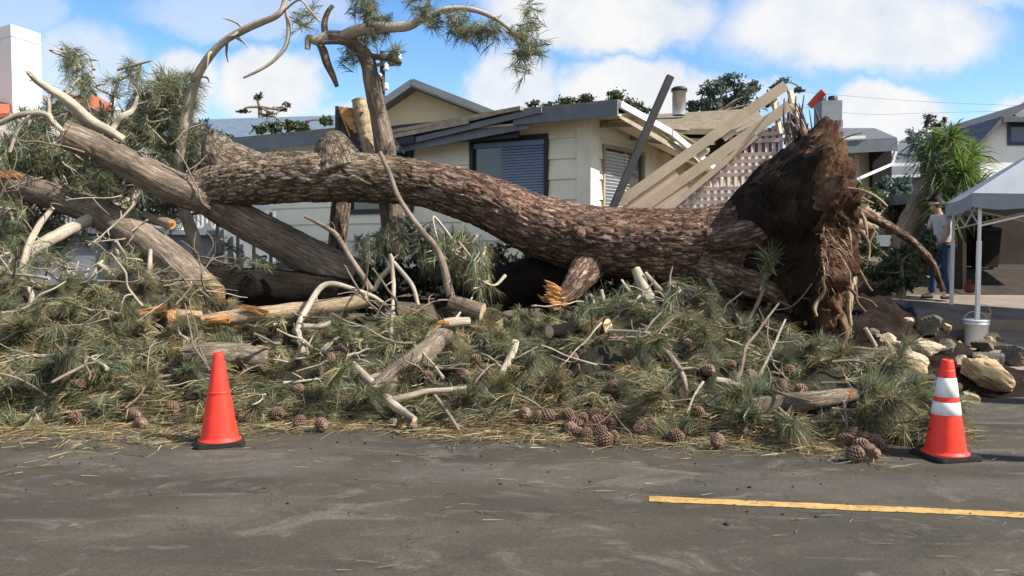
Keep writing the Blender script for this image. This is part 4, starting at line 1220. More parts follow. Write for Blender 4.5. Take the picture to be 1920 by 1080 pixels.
tag(q.build('ringed_trunk', [M['paleroot'], M['cut']], origin=P(700, 300, 11.6)), 'short pale ringed stem with sawn top beside the snapped trunk', 'tree stem')

# bent living pine standing behind the fallen trunk
bp = thing('bent_pine', 'slender bent pine with sparse needle tufts against the sky', 'tree', P(740, 470, 11.6))
q = MB()
def pt(mb, pts, rr, seg=12, sub=10, nzv=.12, capmi=None):
    return mb.tube([P(*p) for p in pts], [r / K * p[2] for r, p in zip(rr, pts)], seg, sub, nzv=nzv, nf=5, capmi=capmi)
pt(q, [(742, 480, 11.6), (735, 400, 11.5), (728, 330, 11.4), (722, 280, 11.35), (712, 225, 11.3), (702, 180, 11.2), (695, 140, 11.2), (686, 108, 11.2), (668, 86, 11.15), (645, 72, 11.1), (612, 66, 11.1)], [24, 23, 22, 19, 17, 16, 15, 14, 13, 13, 10], 20, 14)
q.build('trunk', M['limb'], bp)
E_BR = [([(640, 70, 11.1), (672, 57, 11.0), (715, 52, 10.9), (760, 50, 10.8), (785, 40, 10.75), (812, 28, 10.7), (838, 18, 10.65), (870, 16, 10.6), (905, 24, 10.5), (940, 42, 10.45), (962, 62, 10.4), (975, 88, 10.4)], [11, 12, 11, 9, 7, 6, 6, 5, 5, 4, 4, 3]),
        ([(615, 68, 11.1), (596, 76, 11.1), (580, 72, 11.1), (576, 92, 11.1)], [11, 9, 8, 5]),
        ([(596, 78, 11.1), (606, 95, 11.1), (614, 120, 11.1), (624, 142, 11.1), (632, 162, 11.1)], [6, 8, 8, 6, 4]),
        ([(610, 66, 11.1), (608, 45, 11.1), (614, 24, 11.1), (624, 10, 11.1)], [7, 6, 5, 4]),
        ([(655, 80, 11.1), (630, 78, 11.05), (604, 80, 11.0)], [6, 5, 4]),
        ([(694, 105, 11.2), (715, 108, 11.15), (735, 113, 11.1), (752, 118, 11.05)], [6, 6, 5, 3]),
        ([(680, 60, 11.0), (690, 20, 11.1), (692, -30, 11.1)], [5, 4, 3]), ([(790, 38, 10.7), (800, 10, 10.7), (812, -10, 10.7)], [4, 3, 3]),
        ([(845, 18, 10.6), (848, 40, 10.6), (870, 60, 10.5)], [3, 2.5, 2]), ([(705, 135, 11.2), (715, 150, 11.3), (718, 170, 11.4)], [3, 3, 2])]
for pts, rr in E_BR:
    q = MB(); pt(q, pts, rr, 9, 7); q.build('branch', M['limb'] if rr[0] < 10.5 else M['pale'], bp)
FT = [(575, 38, 11.1, 20, 26), (690, 14, 11.0, 46, 34), (672, 0, 11.0, 30, 26), (715, 40, 11.0, 26, 22), (660, 105, 11.3, 18, 20), (700, 65, 11.3, 22, 20), (668, 70, 11.3, 18, 20), (800, 18, 10.8, 26, 26), (790, -5, 10.8, 30, 30), (825, 40, 10.7, 12, 22),
      (868, 62, 10.5, 32, 26), (900, 60, 10.5, 28, 22), (855, 40, 10.6, 22, 20), (1000, 28, 10.4, 18, 22), (990, 62, 10.4, 22, 26), (1005, 92, 10.4, 14, 18), (980, 98, 10.4, 16, 20), (978, 130, 10.4, 9, 16), (735, 100, 11.2, 18, 12), (970, 70, 10.4, 14, 20), (925, 55, 10.5, 18, 14)]
for x, y, d, n, sp_ in FT:
    q = MB()
    cs = [P(x + rng.normal() * sp_ * .45, y + rng.normal() * sp_ * .5, d + rng.normal() * .12) for _ in range(n // 2 + 3)]
    axs = [unit(np.array((rng.normal() * .9, rng.normal() * .6, rng.normal() * .6 - .15))) for _ in cs]
    tufts(q, cs, axs, 22, .20, .42, .0065, .18, .05, .14, k=1.0)
    q.build('needles', M['needle'], bp)

# ------------------------------------------------------------------ foliage of the fallen crown at the left
def foliage(name, label, cat, spots, group=None, n=26, L=.24, dry=.06, k=1.0, hang=0.0):
    root = thing(name, label, cat, P(spots[0][0], spots[0][1], spots[0][2]), group)
    for x, y, d, rx, ry, cnt in spots:
        q = MB(); st = MB()
        c0 = P(x, y, d)
        cs, axs = [], []
        for _ in range(cnt):
            a = rnd.uniform(0, 6.28); rr_ = math.sqrt(rnd.random())
            p = P(x + math.cos(a) * rx * rr_, y + math.sin(a) * ry * rr_, d + rng.normal() * .3)
            cs.append(p); axs.append(unit((p - c0) * np.array((1, 1, 1.2)) * 1.1 + rng.normal(size=3) * .55 + np.array((0, -.15, -.1 - hang))))
        tufts(q, cs, axs, n, L, .45, .006, .2 + hang * .2, dry, .12, k=k)
        q.build('needles', M['needle'], root)
        for _ in range(max(3, cnt // 5)):
            i = rnd.randrange(cnt)
            m_ = (c0 + cs[i]) / 2 + rng.normal(size=3) * .12
            st.tube([c0 + rng.normal(size=3) * .1, m_, cs[i]], [.022, .014, .007], 5, 4)
        st.build('twig', M['pale'], root)
    return root


foliage('pine_bough', 'dense grey green pine crown rising behind the bare upper limb', 'pine bough',
        [(325, 175, 11.8, 46, 46, 110), (300, 230, 11.8, 75, 55, 150), (245, 265, 11.7, 65, 40, 90), (250, 130, 11.9, 18, 28, 14), (212, 165, 11.9, 16, 20, 9), (345, 250, 11.7, 30, 60, 60), (275, 190, 11.9, 40, 30, 50), (330, 300, 11.6, 50, 40, 60)])
foliage('pine_bough', 'wispy pine top beside the white chimney tower', 'pine bough',
        [(145, 130, 12.0, 26, 40, 22), (130, 108, 12.0, 14, 20, 8), (160, 160, 12.0, 20, 24, 12), (135, 180, 11.9, 40, 20, 14)])
foliage('pine_bough', 'shaded blue green boughs hanging below the tower at the left edge', 'pine bough',
        [(60, 275, 11.6, 60, 40, 80), (20, 320, 11.6, 50, 40, 70), (110, 300, 11.5, 50, 40, 60), (140, 350, 11.4, 50, 30, 56), (60, 400, 11.6, 60, 34, 70), (30, 450, 10.9, 40, 30, 30), (200, 340, 11.5, 50, 30, 40)], k=.9)  # k dims the needle colour, painting some of the shade here
foliage('pine_bough', 'hazy green bough draped over the deck railing at the left', 'pine bough',
        [(40, 360, 11.7, 60, 40, 60), (120, 330, 11.7, 60, 30, 50), (190, 390, 11.8, 40, 30, 40), (20, 420, 11.5, 40, 40, 40), (230, 440, 11.6, 60, 26, 24), (120, 440, 11.5, 50, 24, 26), (175, 290, 11.8, 40, 40, 50), (60, 230, 11.8, 40, 26, 40), (120, 215, 11.9, 40, 26, 44), (190, 225, 11.9, 36, 24, 36)], k=.95)
foliage('pine_bough', 'pale green sprays standing in front of the deck at left edge', 'pine bough',
        [(30, 480, 10.2, 40, 30, 24), (90, 490, 10.1, 40, 20, 18), (230, 490, 10.3, 50, 16, 18), (15, 400, 10.4, 30, 30, 18)])
foliage('pine_bough', 'green bough hanging beneath the forked end of the trunk', 'pine bough',
        [(285, 385, 11.6, 40, 30, 44), (240, 345, 11.6, 50, 25, 36), (330, 400, 11.6, 30, 25, 20)])
foliage('pine_bough', 'dark bough in shade under the trunk beside white siding', 'pine bough',
        [(760, 440, 11.0, 60, 40, 46), (700, 470, 10.8, 50, 30, 26), (830, 470, 10.6, 50, 40, 34)], k=.85, hang=.9, L=.2)  # k darkens these needles to add to the trunk's shade
foliage('pine_bough', 'sunlit olive bough drooping before the black hollow', 'pine bough',
        [(890, 485, 10.1, 40, 34, 36), (850, 455, 10.3, 36, 26, 14), (910, 530, 9.9, 24, 20, 10)], hang=1.1, L=.2)
foliage('pine_bough', 'low fringe of boughs behind the heap between limb and log', 'pine bough',
        [(440, 494, 11.25, 60, 8, 16), (500, 500, 11.2, 40, 8, 8), (420, 470, 11.3, 20, 22, 6)], L=.17)
foliage('pine_bough', 'cluster of boughs at the trunk foot behind the torn orange stub', 'pine bough',
        [(1120, 580, 9.55, 40, 26, 24), (1290, 545, 9.7, 50, 26, 30), (1170, 570, 9.6, 30, 26, 14), (1330, 570, 9.6, 40, 20, 18)])

# leaning rail panel torn off the porch stairs
rl = thing('stair_railing', 'tan wooden stair railing with lattice, tilted up against the root plate', 'railing', P(1180, 395, 11.0))
def RP(x, y):
    return P(x, y, 11.05 - (x - 1170) / 310 * .38)
def rail(name, a, b, wpx, th, mi=0, m_='tan', off=0.0):
    q = MB(); o = np.array((0, off, 0))
    pa, pb_ = RP(*a) + o, RP(*b) + o
    q.board(pa, pb_, wpx / K * 10.9, th, (.3, -.9, .25))
    return q.build(name, M[m_], rl, smooth=False)
rail('handrail', (1162, 379), (1473, 160), 19, .06)
rail('rail', (1190, 400), (1481, 197), 19, .05, off=.01)
rail('rail', (1243, 402), (1418, 254), 10, .06)
rail('rail', (1380, 245), (1490, 196), 8, .05, off=.03)
for a_, b_, w_ in (((1174, 396), (1272, 326), 20), ((1308, 292), (1326, 280), 16), ((1356, 258), (1376, 244), 16), ((1222, 406), (1290, 350), 26)):
    rail('infill_board', a_, b_, w_, .03, off=.03)
for (x, y, x2, y2) in ((1286, 322, 1298, 342), (1394, 240, 1404, 256), (1452, 180, 1466, 250), (1484, 170, 1508, 262)):
    rail('baluster', (x, y), (x2, y2), 9, .05, off=.05)
poly = [(1240, 405), (1322, 332), (1412, 258), (1468, 228), (1486, 250), (1500, 275), (1440, 340), (1380, 405)]
def clip_line(fix, horiz):
    xs = []
    for i in range(len(poly)):
        (x1, y1), (x2, y2) = poly[i], poly[(i + 1) % len(poly)]
        a, b = (y1, y2) if horiz else (x1, x2)
        if (a - fix) * (b - fix) < 0:
            t_ = (fix - a) / (b - a)
            xs.append(x1 + t_ * (x2 - x1) if horiz else y1 + t_ * (y2 - y1))
    xs.sort()
    return [(xs[i], xs[i + 1]) for i in range(0, len(xs) - 1, 2)]
q = MB()
for k in range(14):
    y = 236 + k * 13
    for a, b in clip_line(y, True):
        q.board(RP(a, y + 2) + np.array((0, .05, 0)), RP(b, y - 2) + np.array((0, .05, 0)), .046, .012, (.2, -1, 0))
for k in range(20):
    x = 1246 + k * 13
    for a, b in clip_line(x, False):
        q.board(RP(x - 1, a) + np.array((0, .065, 0)), RP(x + 1, b) + np.array((0, .065, 0)), .046, .012, (.2, -1, 0))
q.build('lattice_panel', M['lattice'], rl, smooth=False)
M['slat'] = simple('dark_torn_slat', (.13, .095, .092), .85, .35, 8)
for k in range(34):
    u_ = rnd.random(); a = (1478 + 66 * u_ + rnd.gauss(0, 4), 272 + rnd.uniform(-8, 8) - 6 * u_); L_ = rnd.uniform(.45, 1.0)
    b = (a[0] - (8 + 20 * rnd.random()) * L_ + (22 if k % 7 == 0 else 0), a[1] - (100 - 34 * u_) * L_)
    q = MB(); d0 = 10.35 + rnd.uniform(-.35, .3)
    r_ = rnd.uniform(.007, .02)
    q.tube([P(a[0], a[1], d0), P((a[0] + b[0]) / 2 + rnd.uniform(-9, 9), (a[1] + b[1]) / 2, d0), P(b[0], b[1], d0 + rnd.uniform(-.2, .2))], [r_, r_ * 1.1, r_ * .5], 6, 5, nzv=.4)
    q.build('torn_slat', M[('slat', 'slat', 'lattice', 'slat', 'root', 'greypost')[k % 6]], rl)
q = MB(); q.tube([P(1518, 200, 10.4), P(1532, 184, 10.35), P(1545, 172, 10.3)], [.04, .042, .045], 12, 6, capmi=0); tag(q.build('pipe', M['redpipe'], origin=P(1518, 200, 10.4)), 'short red pipe sticking out at the top of the root plate', 'pipe')
q = MB(); q.board(P(1148, 392, 10.95), P(1257, 143, 10.9), .088, .088, (.1, -1, 0)); tag(q.build('leaning_post', M['greypost'], smooth=False, origin=P(1148, 392, 10.95)), 'charcoal square post leaning up between house corner and railing', 'post')
q = MB()
for j in range(5):
    o = P(1575 + j * 2, 360 + j * 3, 9.55)
    q.board(o + np.array((-.06, 0, .03 - j * .02)), o + np.array((.06, rnd.uniform(-.05, .05), .02 - j * .02)), .035, .01, (rnd.uniform(-.4, .4), -1, .5))
tag(q.build('ribbon', M['red'], origin=P(1575, 360, 9.55)), 'bright red scrap of tape caught on the roots', 'tape')

# ------------------------------------------------------------------ the heap of boughs along the road
NX, NY = 230, 90
xs = np.linspace(-8.5, 4.25, NX); ys = np.linspace(6.0, 11.2, NY)
Z = np.array([[mound_n(x, y) - .05 for x in xs] for y in ys])
X, Y = np.meshgrid(xs, ys)
b = MB(); idx = np.arange(X.size).reshape(X.shape)
b.add(np.stack([X, Y, Z - .03 * (Z < .0)], -1).reshape(-1, 3), [np.stack([idx[:-1, :-1], idx[:-1, 1:], idx[1:, 1:], idx[1:, :-1]], -1).reshape(-1, 4)])
m, t, bs = mat('matted_debris')
tc = t.new('ShaderNodeTexCoord').outputs['Object']
t.l.new(t.ramp(t.noise(tc, 7, 7, .7), [(.3, (.016, .014, .009)), (.55, (.045, .042, .022)), (.75, (.12, .09, .05))]), bs.inputs['Base Color'])
bs.inputs['Roughness'].default_value = .95
bump(t, bs, t.noise(tc, 30, 6, .7), 1, .04)
tag(b.build('branch_debris', m), 'matted mound of broken branches and dead needles under the green boughs', 'debris', kind='stuff')


def mound_grad(x, y):
    e = .12
    return np.array(((float(mound(x + e, y)) - float(mound(x - e, y))) / (2 * e), (float(mound(x, y + e)) - float(mound(x, y - e))) / (2 * e)))


def sample_heap(n, ymin=0.0, ymax=1.0):
    out = []
    while len(out) < n:
        x = rnd.uniform(-7.6, 4.1)
        px = 960 + K * x / 8.4
        yf = K * CAMZ / (float(np.interp(px, *FRONT)) - 460)
        y = yf + (9.75 - yf) * rnd.uniform(ymin, ymax)
        z = mound_n(x, y)
        if z > .03:
            out.append((x, y, z, yf))
    return out


# loose needle mat: uncountable
q = MB()
cs, axs = [], []
for (x, y, z, yf) in sample_heap(2500):
    if mnoise.noise((x * 1.7, y * 2.0, 13.0)) < -.13:
        continue   # gaps that show the broken wood below
    g = mound_grad(x, y)
    nrm_ = unit((-g[0], -g[1], 1))
    a = unit(rng.normal(size=3) * np.array((1, .8, .35)) + nrm_ * .16 + np.array((-g[0], -g[1], -.25)) * .4)
    cs.append(np.array((x, y, z + rnd.uniform(-.02, .07)))); axs.append(a)
patch = np.array([mnoise.noise((c[0] * .9, c[1] * 1.1, 5.0)) for c in cs])
cs = np.array(cs); axs = np.array(axs)
for lo, hi, dry, k in ((-9, -.12, .10, .8), (-.12, .14, .24, .95), (.14, 9, .42, 1.05)):
    sel = (patch >= lo) & (patch < hi)
    tufts(q, cs[sel], axs[sel], 52, .20, .36, .0048, .3, dry, .12, k=k)
tag(q.build('pine_needles', M['needle']), 'thick mat of olive and straw coloured pine needles over the heap', 'needles', kind='stuff')

# dry litter at the edge of the road and blown thinly over the asphalt
q = MB(); n = 17000
x = rng.uniform(-7.5, 3.9, n)
yf = np.array([K * CAMZ / (np.interp(960 + K * a_ / 8.0, *FRONT) - 460) for a_ in x])
wdt = np.where(x < -2.4, .42, .20)
y = yf + rng.normal(.10, 1, n) * wdt
z = np.maximum(mound(x, y), 0) + rng.uniform(.005, .04, n)
a = rng.uniform(0, 6.28, n)
dirs = np.stack([np.cos(a), np.sin(a) * .8, rng.normal(0, .12, n)], -1)
c = np.where((rng.rand(n) < .28)[:, None], GREEN[rng.randint(0, 5, n)] * 1.2, DRY[rng.randint(0, 4, n)] * rng.uniform(.6, 1.15, (n, 1)))
kp = (x - 3.15) ** 2 + ((y - 6.55) * .8) ** 2 > .30
x, y, z, dirs, c = x[kp], y[kp], z[kp], dirs[kp], c[kp]; n = len(x)
q.needles(np.stack([x, y, z], -1), dirs, rng.uniform(.10, .24, n), rng.uniform(.004, .008, n), .02, c)
n = 1100
x = rng.uniform(-6, 5.5, n); y = 7.4 - np.abs(rng.normal(0, 2.0, n)); y = np.clip(y, 2.6, 8)
# needles on the road lie in loose drifts
keep = np.array([mnoise.noise((a_ * .8, b_ * 1.2, 1.0)) for a_, b_ in zip(x, y)]) > -.02
x, y = x[keep], y[keep]; n = len(x)
a = rng.normal(.1, .7, n)
dirs = np.stack([np.cos(a), np.sin(a) * .8, rng.normal(0, .03, n)], -1)
c = np.where((rng.rand(n) < .2)[:, None], GREEN[rng.randint(0, 5, n)] * 1.5, DRY[rng.randint(0, 4, n)] * rng.uniform(.5, 1.0, (n, 1)))
q.needles(np.stack([x, y, np.full(n, .012)], -1), dirs, rng.uniform(.05, .16, n), rng.uniform(.003, .007, n), .0, c)
tag(q.build('needle_litter', M['needle']), 'straw coloured needle litter strewn along the road edge', 'needles', kind='stuff')

# twelve bough prototypes, copied over the heap
def bough_mesh(i):
    q = MB(); sx = MB()
    L = rnd.uniform(.35, .6)
    pts = [np.zeros(3)]; v = np.array((1.0, 0, .1))
    for j in range(4):
        v = unit(v + rng.normal(size=3) * np.array((.1, .3, .2))); pts.append(pts[-1] + v * L / 4)
    cl = sx.tube(pts, [.014, .012, .011, .009, .007], 6, 5, nzv=.15, C=None)
    cs, axs = [], []
    for j in range(rnd.randint(7, 11)):
        t_ = rnd.uniform(.45, 1.0); p = cl[int(t_ * (len(cl) - 1))]
        cs.append(p); axs.append(unit(v * rnd.uniform(.5, 1.3) + rng.normal(size=3) * .7))
    cs.append(cl[-1]); axs.append(v)
    tufts(q, cs, axs, 60, (.20, .25)[i % 2], (.34, .26)[i % 2], .0046, (.3, .5)[i % 2], (.08, .18, .45)[i % 3], .16, k=(1.0, .9, 1.1)[i % 3])
    return sx, q


protos = []
G_B = 'pine boughs heaped along the road'
L_B = 'long needled green bough tumbled in the roadside heap among others like it'
def put(o, p, ax_, s=1.0):
    ax_ = unit(ax_)
    u = Vector(ax_); rot = u.to_track_quat('X', 'Z').to_matrix().to_4x4()
    from mathutils import Matrix
    o.matrix_basis = Matrix.Translation(Vector(p)) @ rot @ Matrix.Rotation(rnd.uniform(0, 6.28), 4, 'X') @ Matrix.Diagonal((s, s, s, 1))


for i in range(12):
    sx, q = bough_mesh(i)
    root = thing('pine_bough', L_B, 'pine bough', (0, 0, 0), G_B)
    sx.build('twig', M['twig'], root); q.build('needles', M['needle'], root)
    protos.append(root)
spots = sample_heap(165, .02, 1.0)
for i, (x, y, z, yf) in enumerate(spots):
    o = protos[i] if i < 12 else copy_tree(protos[i % 12])
    g = mound_grad(x, y)
    ax_ = np.array((rng.normal(), -abs(rng.normal()) * .7 - .1, rng.normal() * .2 - .08)) - np.array((g[0], g[1], 0)) * .2
    put(o, (x, y, z + rnd.uniform(-.03, .05) - (.07 if y > 9 else 0)), ax_, rnd.uniform(.6, 1.15) if y < 8.9 else rnd.uniform(.55, .85))
for k, (px_, py_) in enumerate(((1600, 760), (1640, 770), (1680, 760), (1650, 800), (1690, 790), (1560, 790), (1520, 815), (1600, 720), (1560, 700), (1480, 800), (1620, 745), (1670, 815), (1540, 740), (1440, 815))):
    o = copy_tree(protos[k % 12]); o['label'] = 'fresh green pine bough piled at the end of the heap near the banded cone'; o['group'] = 'fresh boughs at the heap end'
    put(o, surf(px_, py_) + np.array((0, 0, .10)), (rng.normal() * .6 + .5, -.5 + rng.normal() * .3, .05), rnd.uniform(.9, 1.2))
SPB = [('upright tufted bough standing in front of the dark root plate', [(1425, 545, 9.4), (1436, 515, 9.4), (1445, 482, 9.4)], (0, -.15, 1), 10, 1.0),
       ('large fresh bough spread at the right end by the brown cones', [(1640, 800, 7.4), (1675, 780, 7.3)], (1, -.2, .3), 14, 1.15),
       ('fresh green bough spread in front of the stones at the heap right', [(1560, 690, 8.6), (1530, 640, 8.7)], (.3, -.5, .5), 14, 1.0),
       ('bough drooping onto the road beside the pine cone cluster', [(1560, 800, 7.2), (1525, 835, 6.9)], (-.4, -.8, -.1), 12, 1.1),
       ('splayed pale green bough low down near the plain cone', [(200, 720, 8.0), (160, 740, 7.9)], (-.7, -.6, -.2), 10, 1.2),
       ('spiky green bough fanned out before the brown stump branch', [(30, 730, 8.0), (45, 750, 7.8)], (.5, -.6, .1), 12, 1.1)]
for lab, pts, ax_, n, s in SPB:
    root = thing('pine_bough', lab, 'pine bough', P(*pts[0]))
    sx = MB(); p3 = [P(*p) for p in pts]; cl = sx.tube(p3, np.linspace(.016, .008, len(p3)), 7, 6, nzv=.15); sx.build('twig', M['pale'], root)
    q = MB(); cs = [cl[rnd.randint(len(cl) // 3, len(cl) - 1)] for _ in range(n)]
    tufts(q, cs, [unit(unit(ax_) * .9 + rng.normal(size=3) * .55) for _ in cs], 38, .25 * s, .33, .0065, .14, .05, .16, k=1.15)
    q.build('needles', M['needle'], root)

# bare twigs scattered through the heap
G_T = 'bare twigs scattered through the heap'
tp = []
for i in range(14):
    q = MB(); L = rnd.uniform(.4, 1.0); v = np.array((1.0, 0, .0)); pts = [np.zeros(3)]
    for j in range(5):
        v = unit(v + rng.normal(size=3) * .22); pts.append(pts[-1] + v * L / 5)
    r = rnd.uniform(.007, .018)
    cl = q.tube(pts, list(np.linspace(r, r * .5, 6)), 7, 5, nzv=.2, nf=12)
    for j in range(rnd.randint(1, 4)):
        p = cl[rnd.randint(6, len(cl) - 2)]; v2 = unit(v * .6 + rng.normal(size=3) * .7); l2 = L * rnd.uniform(.15, .4)
        q.tube([p, p + v2 * l2 * .5, p + (v2 + rng.normal(size=3) * .25) * l2], [r * .6, r * .5, r * .3], 5, 4)
    tp.append(tag(q.build('bare_twig', M[('pale', 'twig', 'twig')[i % 3]]), 'bare dry twig lying loose among the heaped boughs like its neighbours', 'twig', G_T))
for i, (x, y, z, yf) in enumerate(sample_heap(215, .03, 1.0)):
    if i >= 14 and x > -.5 and rnd.random() < .45:
        continue
    o = tp[i] if i < 14 else tp[i % 14].copy()
    if i >= 14:
        col.objects.link(o)
    put(o, (x, y, z + rnd.uniform(.05, .17)), np.array((rng.normal(), rng.normal() * .7, rng.normal() * .3)), rnd.uniform(.7, 1.15))


for i in range(46):
    o = tp[i % 14].copy(); col.objects.link(o)
    o['label'] = 'bare grey twig tangled upright in front of the deck and limbs like its neighbours'; o['group'] = 'twigs tangled before the deck'
    put(o, P(rnd.uniform(-10, 330), rnd.uniform(260, 520), rnd.uniform(10.2, 11.6)), np.array((rng.normal(), rng.normal() * .4, rng.normal() * .9)), rnd.uniform(.7, 1.3))


# pine cones
def cone_mesh(seed):
    q = MB(); n = 78
    q.lathe([(0, -.05), (.022, -.045), (.033, -.02), (.035, .0), (.028, .03), (.014, .052), (0, .06)], (0, 0, 0), 12)
    for k in range(n):
        t_ = k / (n - 1); a = k * 2.39996
        zc = -.045 + .10 * t_; rr_ = .044 * math.sin(math.pi * (.12 + .80 * t_)) ** .75
        o = np.array((math.cos(a), math.sin(a), 0)); s_ = np.array((-math.sin(a), math.cos(a), 0))
        up = unit(o * .9 + np.array((0, 0, .35 + t_ * .8)))
        p = o * rr_ * .62 + np.array((0, 0, zc)); wv_ = .013 * (1.1 - .5 * t_)
        tip = p + up * (.022 + .012 * math.sin(math.pi * t_)) 
        nn = unit(np.cross(up, s_))
        q.hexa([p - s_ * wv_ * .6 - nn * .004, p + s_ * wv_ * .6 - nn * .004, tip + s_ * wv_ - nn * .006, tip - s_ * wv_ - nn * .006,
                p - s_ * wv_ * .6 + nn * .003, p + s_ * wv_ * .6 + nn * .003, tip + s_ * wv_ * .7 + nn * .005, tip - s_ * wv_ * .7 + nn * .005])
    return q


CP = [(1062, 772), (1078, 790), (1092, 780), (1105, 795), (1118, 786), (1100, 808), (1128, 806), (1142, 790), (1150, 812), (1070, 800), (1012, 780), (1030, 776), (1118, 772), (1085, 806), (1136, 818),
      (1600, 808), (1612, 832), (1628, 838), (1645, 828), (1622, 816), (1606, 846), (1640, 846), (1590, 822),
      (458, 776), (560, 788), (604, 793), (738, 790), (772, 794), (1390, 802), (1345, 824), (1408, 700), (1432, 744), (620, 668), (640, 655), (870, 700), (890, 670), (900, 745), (985, 772),
      (1205, 778), (1198, 800), (1220, 790), (1225, 640), (1250, 650), (1150, 720), (690, 735), (1290, 640), (1330, 690), (1480, 690), (1370, 680), (1060, 700), (960, 690), (1465, 720),
      (170, 705), (148, 716), (255, 775), (265, 790), (140, 780), (325, 760), (520, 770), (1075, 668), (800, 700), (1250, 742), (1310, 770), (1180, 660), (560, 725), (1500, 725), (1560, 745), (1270, 815)]
G_C = 'brown pine cones lying in the heap'
cp_ = []
for i, (x, y) in enumerate(CP):
    clus = i < 15
    lab = ('brown pine cone in the long cluster at the road edge below mid heap' if clus else
           'open brown pine cone in the bunch at the right end of the heap' if i < 23 else
           'single brown pine cone half hidden in the heaped needles')
    grp = 'cones clustered at the road edge' if clus else 'cones bunched at the right end' if i < 23 else G_C
    if i < 3:
        o = cone_mesh(i).build('pine_cone', M['cone']); cp_.append(o)
    else:
        o = cp_[i % 3].copy(); col.objects.link(o)
    tag(o, lab, 'pine cone', grp)
    p = surf(x, y + 4, .065)
    o.location = p; s = rnd.uniform(.78, 1.12)
    o.scale = (s, s, s); o.rotation_euler = (rnd.uniform(0, 6.28), rnd.uniform(0, 6.28), rnd.uniform(0, 6.28))

# crumbs of bark and cone scales on the road
q = MB()
for k in range(240):
    x, y = rnd.uniform(-5, 6), 7.6 - abs(rnd.gauss(0, 1.6))
    if y < 2.7:
        continue
    s = rnd.uniform(.004, .010) * (1.5 if rnd.random() < .1 else 1); a = rnd.uniform(0, 6.28)
    u = np.array((math.cos(a), math.sin(a), 0)); v = np.array((-u[1], u[0], 0))
    q.box((x, y, .004 + s * .3), u * s, v * s * rnd.uniform(.4, .9), (rnd.uniform(-.2, .2) * s, 0, s * .3))
tag(q.build('bark_crumbs', simple('bark_crumb', (.045, .032, .025), .9, .4, 30)), 'dark crumbs of bark and cone scale sprinkled on the asphalt', 'debris', kind='stuff')

# ------------------------------------------------------------------ soil, stones
NXs, NYs = 300, 84
xs = np.linspace(-6.2, 6.6, NXs); ys = np.linspace(7.9, 14.6, NYs)
def soil_h(x, y):
    g = float(ground_h(x, y))
    h = .62 * math.exp(-((x - 4.35) / .9) ** 2 - ((y - 10.9) / .9) ** 2) + .30 * math.exp(-((x - 3.6) / .8) ** 2 - ((y - 9.6) / .7) ** 2) + .20 * math.exp(-((x - 5.2) / .8) ** 2 - ((y - 10.6) / .9) ** 2) + .75 * math.exp(-((x - 5.1) / .75) ** 2 - ((y - 13.0) / 1.1) ** 2) + .12 * math.exp(-((x - 4.6) / .9) ** 2 - ((y - 9.6) / .5) ** 2)
    h += .12 * max(0, min(1, (3.2 - x) * 2)) * max(0, min(1, (y - 9.3) * 3)) * max(0, min(1, (12.6 - y) * 2))  # thin dark soil added under the trunk to blacken the shaded hollow
    n = .16 * mnoise.noise((x * 1.8, y * 1.8, 2)) + .09 * mnoise.noise((x * 5, y * 5, 7)) + .05 * mnoise.noise((x * 13, y * 13, 1))
    edge_ = min(1, h * 5)
    return g + h * (1 + .2 * n) + n * edge_ - .05 * (1 - edge_)
b = MB(); X, Y = np.meshgrid(xs, ys); Z = np.array([[soil_h(x, y) for x in xs] for y in ys]); idx = np.arange(X.size).reshape(X.shape)
b.add(np.stack([X, Y, Z], -1).reshape(-1, 3), [np.stack([idx[:-1, :-1], idx[:-1, 1:], idx[1:, 1:], idx[1:, :-1]], -1).reshape(-1, 4)])
tag(b.build('soil_bank', M['soil']), kind='structure')


def rock_at(name, label, box, d, m_, depth=.9, seed=0, cut=.35, tilt=0.0, group=None, cat='rock'):
    x0, y0, x1, y1 = box
    s = d / K
    hx, hz = (x1 - x0) / 2 * s, (y1 - y0) / 2 * s
    c = P((x0 + x1) / 2, (y0 + y1) / 2, d)
    bm = MB(); nu, nv = 40, 26
    r2 = np.random.RandomState(seed + 100)
    planes = [(unit(r2.normal(size=3)), r2.uniform(.55, .9)) for _ in range(15)]
    V = []
    for i in range(nv + 1):
        ph = math.pi * i / nv
        for j in range(nu):
            a = 2 * math.pi * j / nu
            dv = np.array((math.sin(ph) * math.cos(a), math.sin(ph) * math.sin(a), math.cos(ph)))
            r = 1.15
            for pn, pd_ in planes:
                k_ = float(np.dot(dv, pn))
                if k_ > .05:
                    r = min(r, pd_ / k_)
            r *= 1 + .05 * nz3(dv, 3, seed) + .05 * nz3(dv, 8, seed) + .025 * nz3(dv, 20, seed)
            p = dv * r
            ct, st_ = math.cos(tilt), math.sin(tilt)
            p = np.array((p[0] * hx, p[1] * hx * depth, p[2] * hz))
            p = np.array((p[0] * ct - p[2] * st_, p[1], p[0] * st_ + p[2] * ct))
            V.append(c + p * 1.32)
    idx = np.arange((nv + 1) * nu).reshape(nv + 1, nu); nx = np.roll(idx, -1, 1)
    bm.add(V, [np.stack([idx[:-1], idx[1:], nx[1:], nx[:-1]], -1).reshape(-1, 4)])
    return tag(bm.build(name, M[m_], smooth=False, origin=c - np.array((0, 0, hz))), label, cat, group)


